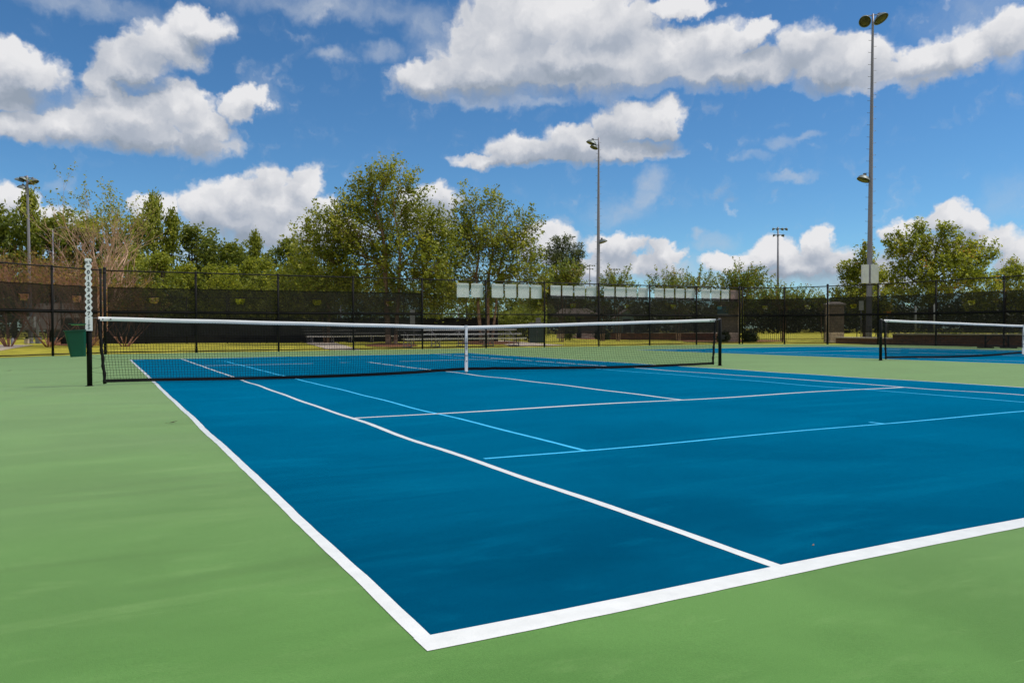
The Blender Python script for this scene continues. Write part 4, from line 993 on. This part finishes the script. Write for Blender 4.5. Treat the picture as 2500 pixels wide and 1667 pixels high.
# shrubs
def shrub(px, d, w, h, label, lm=lf_shrub, n=260, name='shrub'):
    x, y = XY(px, d); root = empty(name, (x, y, -.03), label, 'shrub', 'shrubs near the walls'); E = [(np.array([w*dx, 0, h*.5]), (w*.5, w*.5, h*.48), 1.) for dx in (-.45, 0, .45)]
    C, D = sprays_in(E, n/3, .25, np.array([0, 0, 0.]), .4, .3); V, Fq = leaves(C, D, .09, .06, 14); np_mesh('foliage', V, Fq, lm, root)
    b = MB()
    for k in range(5): limb(b, (0, 0, -.05), (w*rng.uniform(-.6, .6), rng.uniform(-.3, .3)*w, h*.6), .03, .01, .3, 4, 4)
    b.build('stem', bark_d, root)
shrub(1470, 61, .6, .65, 'dark round shrub between the stone piers and the brown wall')
shrub(1766, 49.5, .35, .55, 'dark shrub left of the myrtle trunk by the wide pillar')
shrub(1830, 50, .5, .6, 'dark shrub at the left end of the picket fence')
shrub(1390, 60, .5, 1.9, 'tall green bush behind the green cabinet', lf_mid, 500)
shrub(1285, 62, 1.6, 2.6, 'rounded green bush seen under the four white panels', lf_mid, 900)
shrub(1225, 64, 1.4, 2.4, 'green bush right of the second leafy tree trunks', lf_low, 800)
shrub(1060, 64, 1.5, 2.2, 'dusky green bush behind the low bleacher', lf_dark, 800)
# far-off wood as one mass
Cs = []; Rs = []
for i in range(330):
    px = rng.uniform(1240, 2680); d = rng.uniform(118, 165); x, y = XY(px, d); yt = 738-10*math.sin(px/95.)-8*math.sin(px/37.+2)-rng.random()*8; H = max(1.5, Zp(yt, d, px))
    Cs.append(((np.array([x, y, H*.5])), (2.2+rng.random()*1.6, 2.2, H*.5), 1.))
C, D = sprays_in(Cs, 22, 1.1, np.array([0, 0, 0.]), .5, .3); V, Fq = leaves(C, D, .55, .4, 9)
o = np_mesh('distant_wood', V, Fq, leaf_mat('distant leaves', (.03, .04, .014), (.06, .075, .02), (.11, .12, .03), transl=.25, cs=.2)); tag(o, 'dark far-off line of trees along the horizon at right', 'wood', kind='stuff')
Cs = []
for i in range(120):       # planting on top of the retaining wall
    yy = rng.uniform(-4, 12.5); Cs.append((np.array([rng.uniform(30.1, 31.6), yy, .4]), (.3, .3, .28), 1.))
C, D = sprays_in(Cs, 16, .18, np.array([30, 5, 0.]), .8, .2); V, Fq = leaves(C, D, .07, .05, 8); o = np_mesh('ground_cover', V, Fq, lf_dark); tag(o, 'low planting on top of the retaining wall', 'plants', kind='stuff')

# ------------------------------------------------------------------ sky with clouds
SUN_EL, SUN_AZ = R_(56), R_(114)       # azimuth from +Y towards +X
w = bpy.data.worlds.new('World'); scene.world = w; w.use_nodes = True
nt = w.node_tree; nt.nodes.clear(); L = nt.links
def mth(op, a, b_=None, c=None, clamp=False):
    n = nd(nt, 'ShaderNodeMath', operation=op); n.use_clamp = clamp
    for i, v in enumerate((a, b_, c)):
        if v is None: continue
        if isinstance(v, (int, float)): n.inputs[i].default_value = v
        else: L.new(v, n.inputs[i])
    return n.outputs[0]
def vm(op, a, b_=None, c=None):
    n = nd(nt, 'ShaderNodeVectorMath', operation=op)
    for i, v in enumerate((a, b_, c)):
        if v is None: continue
        if isinstance(v, tuple): n.inputs[i].default_value = v
        else: L.new(v, n.inputs[i])
    return n.outputs['Value'] if op in ('LENGTH', 'DOT_PRODUCT') else n.outputs[0]
def mrange(v, a, b_, c=0., d=1., t='SMOOTHSTEP'):
    n = nd(nt, 'ShaderNodeMapRange'); n.interpolation_type = t; L.new(v, n.inputs[0])
    for i, q in enumerate((a, b_, c, d)): n.inputs[i+1].default_value = q
    return n.outputs[0]
tc = nd(nt, 'ShaderNodeTexCoord'); sep = nd(nt, 'ShaderNodeSeparateXYZ'); L.new(tc.outputs['Generated'], sep.inputs[0])
az = mth('ARCTAN2', sep.outputs[0], sep.outputs[1])
hor = mth('SQRT', mth('ADD', mth('MULTIPLY', sep.outputs[0], sep.outputs[0]), mth('MULTIPLY', sep.outputs[1], sep.outputs[1])))
el = mth('ARCTAN2', sep.outputs[2], hor)
cb = nd(nt, 'ShaderNodeCombineXYZ'); L.new(az, cb.inputs[0]); L.new(el, cb.inputs[1]); p = cb.outputs[0]
def noise(vec, scale, det=5, rough=.55, col_=False):
    n = nd(nt, 'ShaderNodeTexNoise', noise_dimensions='2D'); n.inputs['Scale'].default_value = scale; n.inputs['Detail'].default_value = det; n.inputs['Roughness'].default_value = rough
    L.new(vec, n.inputs['Vector']); return n.outputs['Color' if col_ else 'Fac']
def voro(vec, scale, det=3.):
    n = nd(nt, 'ShaderNodeTexVoronoi', voronoi_dimensions='2D', feature='F1'); n.inputs['Scale'].default_value = scale; n.inputs['Detail'].default_value = det; n.inputs['Roughness'].default_value = .55
    n.normalize = True
    L.new(vec, n.inputs['Vector']); return n.outputs['Distance']
wc = noise(p, 26, 4, .6, True)
warp = vm('MULTIPLY_ADD', vm('SUBTRACT', wc, (.5, .5, .5)), (.045, .034, 0), p)
def azel(x, y):
    v = fw+rt*(x*1.0629-1250)/F+up*(833.5-y*1.0629)/F; return math.atan2(v[0], v[1]), math.atan2(v[2], math.hypot(v[0], v[1]))
def field(blobs, src, sm=.13):
    acc = None
    for (x, y, rx, ry) in blobs:
        a, e = azel(x, y); a1, _ = azel(x+rx, y); _, e1 = azel(x, y-ry); ru, rv = abs(a1-a), abs(e1-e)
        l = vm('LENGTH', vm('MULTIPLY_ADD', src, (1/ru, 1/rv, 0), (-a/ru, -e/rv, 0)))
        acc = l if acc is None else mth('SMOOTH_MIN', acc, l, sm)
    return acc
BODY = [(455, 70, 70, 48), (390, 105, 85, 52), (310, 150, 85, 50), (235, 185, 55, 40), (35, 160, 92, 55), (20, 215, 75, 36),
        (40, 300, 95, 36), (160, 290, 130, 44), (300, 275, 140, 55), (400, 240, 80, 52), (350, 325, 170, 30), (470, 290, 60, 36), (550, 245, 45, 34), (585, 222, 40, 26),
        (985, 185, 80, 42), (1110, 165, 130, 70), (1130, 85, 90, 70), (1230, 40, 150, 80), (1380, 60, 130, 70), (1560, 18, 80, 26), (1330, 150, 220, 70), (1520, 130, 95, 62), (1640, 100, 80, 46), (1745, 75, 42, 34), (1680, 160, 160, 44), (1850, 110, 62, 56), (1950, 140, 110, 55), (2010, 180, 160, 30), (2130, 150, 80, 52), (2215, 110, 76, 50), (2320, 75, 70, 50),
        (1110, 372, 62, 16), (1220, 345, 90, 34), (1340, 325, 100, 36), (1440, 280, 80, 42), (1520, 280, 56, 44), (1420, 350, 150, 28),
        
        (622, 412, 46, 38), (698, 424, 42, 40), (560, 452, 74, 42), (485, 474, 66, 42), (640, 470, 100, 50), (590, 520, 130, 60), (375, 475, 40, 32), (335, 480, 40, 34), (35, 465, 60, 38), (60, 510, 130, 40), (745, 470, 34, 28), (690, 540, 160, 50),
        (1010, 455, 50, 32), (975, 490, 60, 50), (1250, 560, 70, 40), (1410, 565, 66, 28), (1380, 620, 110, 36), (1530, 580, 38, 28), (1500, 620, 60, 28), (1700, 602, 80, 22), (1790, 590, 70, 34), (1880, 555, 42, 32), (1850, 610, 130, 44),
        (2085, 530, 56, 30), (2180, 500, 52, 34), (2235, 515, 44, 34), (2270, 560, 60, 36), (2340, 590, 60, 46), (2160, 580, 150, 44), (2010, 630, 120, 40)]
DARK = [(330, 345, 190, 24), (60, 225, 110, 22), (320, 195, 90, 18), (1230, 215, 300, 24), (1500, 205, 260, 18), (1330, 170, 90, 26), (1990, 190, 240, 20), (1300, 385, 210, 16), (1500, 340, 80, 22), (600, 560, 180, 46), (1400, 640, 160, 22), (1820, 640, 160, 24), (1760, 610, 50, 12), (2150, 600, 180, 30), (480, 110, 60, 26)]
VEIL = [(1500, 418, 44, 34), (1480, 450, 30, 34), (1425, 490, 80, 36), (1790, 327, 40, 18), (1683, 364, 20, 13), (1605, 538, 26, 16), (1285, 512, 34, 15), (125, 415, 30, 20), (600, 205, 50, 50), (1400, 640, 500, 50), (2150, 640, 400, 60), (300, 560, 400, 60), (1640, 560, 60, 24), (720, 12, 290, 34), (250, 22, 270, 30), (500, 60, 50, 34), (880, 120, 60, 26), (980, 60, 60, 45), (760, 130, 46, 22), (1000, 120, 60, 50), (2250, 40, 160, 60), (2330, 130, 50, 40), (1810, 405, 60, 12), (620, 215, 28, 28), (470, 330, 60, 40), (1150, 235, 190, 16), (1730, 360, 40, 14), (2330, 450, 80, 60), (1850, 317, 40, 10)]
Lb = field(BODY, warp); Lb2 = field(BODY, vm('ADD', warp, (.007, .020, 0))); Ld = field(DARK, warp, .4); Lv = field(VEIL, warp, .3)
# made-up clouds out of the camera's view, spread wide as bright fill light
far = mth('ABSOLUTE', mth('SUBTRACT', az, YAW)); out_m = mrange(far, .62, .85); hi_m = mrange(el, .44, .6); om = mth('MAXIMUM', out_m, hi_m)
fill_cloud = mth('MULTIPLY', mrange(noise(vm('MULTIPLY', p, (1, 1.8, 1)), 2.6, 3), .36, .56), om)
v1 = voro(warp, 30, 2.); n1 = noise(warp, 22, 6, .55)
puff = mth('ADD', mth('MULTIPLY', mth('SUBTRACT', .42, v1), .60), mth('MULTIPLY', mth('SUBTRACT', n1, .5), .55))
SH = lambda off: mth('ADD', noise(vm('ADD', warp, off), 13, 5, .5), mth('MULTIPLY', noise(vm('ADD', p, off), 6, 2), .8))
sh0, sh1 = SH((0, 0, 0)), SH((-.010, .020, 0))
dens = mth('ADD', mth('MAXIMUM', mth('SUBTRACT', 1.11, Lb), mth('MULTIPLY', mth('SUBTRACT', fill_cloud, .3), 1.)), puff)
wid = mth('MULTIPLY_ADD', mrange(Ld, 1.3, .5, 0., 1.), .40, .36)
alpha = mth('POWER', mth('DIVIDE', mth('ADD', dens, .10), wid, clamp=True), 1.25)
halo = mth('MULTIPLY', mrange(dens, -.22, .02, 0., .3), mrange(noise(warp, 15, 6, .65), .35, .7, .1, 1.))
lit = mth('MULTIPLY_ADD', mth('SUBTRACT', sh0, sh1), 1.0, .52); lit = mth('MULTIPLY_ADD', puff, .15, lit); lit = mth('MULTIPLY_ADD', mth('SUBTRACT', Lb2, Lb), .46, lit)
thick = mrange(dens, .0, .9, .10, -.04); lit = mth('ADD', lit, thick)
dk = mrange(Ld, 1.5, .2, 0., .42); lit = mth('SUBTRACT', lit, dk)
lit = mth('ADD', lit, mrange(el, .0, .45, -.08, .06, 'LINEAR'), clamp=True)
cr = nd(nt, 'ShaderNodeValToRGB'); e = cr.color_ramp.elements
e[0].position = 0; e[0].color = (.33, .39, .48, 1); e[1].position = 1; e[1].color = (.90, .90, .92, 1); x = e.new(.35); x.color = (.46, .51, .60, 1); x = e.new(.7); x.color = (.70, .72, .77, 1)
L.new(lit, cr.inputs[0])
vn = noise(warp, 9, 6, .6); veil = mth('MAXIMUM', halo, mth('MULTIPLY', mrange(Lv, 1.35, .2, 0., 1.), mrange(vn, .25, .8, .12, .7)))
sky = nd(nt, 'ShaderNodeTexSky', sky_type='NISHITA'); sky.sun_disc = False; sky.sun_elevation = SUN_EL; sky.sun_rotation = SUN_AZ
sky.air_density = 1.0; sky.dust_density = 0.; sky.ozone_density = 2.5; sky.altitude = 1500
hs = nd(nt, 'ShaderNodeHueSaturation'); hs.inputs['Saturation'].default_value = 1.12; L.new(sky.outputs[0], hs.inputs['Color']); wb = nd(nt, 'ShaderNodeVectorMath', operation='MULTIPLY'); wb.inputs[1].default_value = (.69, .99, 1.12); L.new(hs.outputs[0], wb.inputs[0])
SKY = .10; EXPO = 0.0
bs = nd(nt, 'ShaderNodeBackground'); bs.inputs[1].default_value = SKY; L.new(wb.outputs[0], bs.inputs[0])
bc = nd(nt, 'ShaderNodeBackground'); bc.inputs[1].default_value = .9; L.new(cr.outputs[0], bc.inputs[0])
bv = nd(nt, 'ShaderNodeBackground'); bv.inputs[1].default_value = .9; bv.inputs[0].default_value = (.58, .64, .73, 1)
m1 = nd(nt, 'ShaderNodeMixShader'); L.new(veil, m1.inputs[0]); L.new(bs.outputs[0], m1.inputs[1]); L.new(bv.outputs[0], m1.inputs[2])
m2 = nd(nt, 'ShaderNodeMixShader'); L.new(alpha, m2.inputs[0]); L.new(m1.outputs[0], m2.inputs[1]); L.new(bc.outputs[0], m2.inputs[2])
wo = nd(nt, 'ShaderNodeOutputWorld'); L.new(m2.outputs[0], wo.inputs[0])
w.cycles.sampling_method = 'MANUAL'; w.cycles.sample_map_resolution = 1024

sun = bpy.data.lights.new('sun', 'SUN'); sun.energy = 3.0; sun.angle = R_(9); sun.color = (1, .95, .87)
so = bpy.data.objects.new('sun', sun); col.objects.link(so)
dv = Vector((math.sin(SUN_AZ)*math.cos(SUN_EL), math.cos(SUN_AZ)*math.cos(SUN_EL), math.sin(SUN_EL)))
so.rotation_euler = dv.to_track_quat('Z', 'Y').to_euler(); so.location = dv*60

scene.view_settings.view_transform = 'Standard'; scene.view_settings.look = 'None'; scene.view_settings.gamma = 1; scene.view_settings.exposure = EXPO
scene.view_settings.use_curve_mapping = False
scene.render.engine = 'CYCLES'
cy = scene.cycles; cy.max_bounces = 6; cy.diffuse_bounces = 3; cy.glossy_bounces = 2; cy.transparent_max_bounces = 12; cy.transmission_bounces = 3
cy.use_denoising = True; cy.use_adaptive_sampling = True; cy.adaptive_threshold = .01
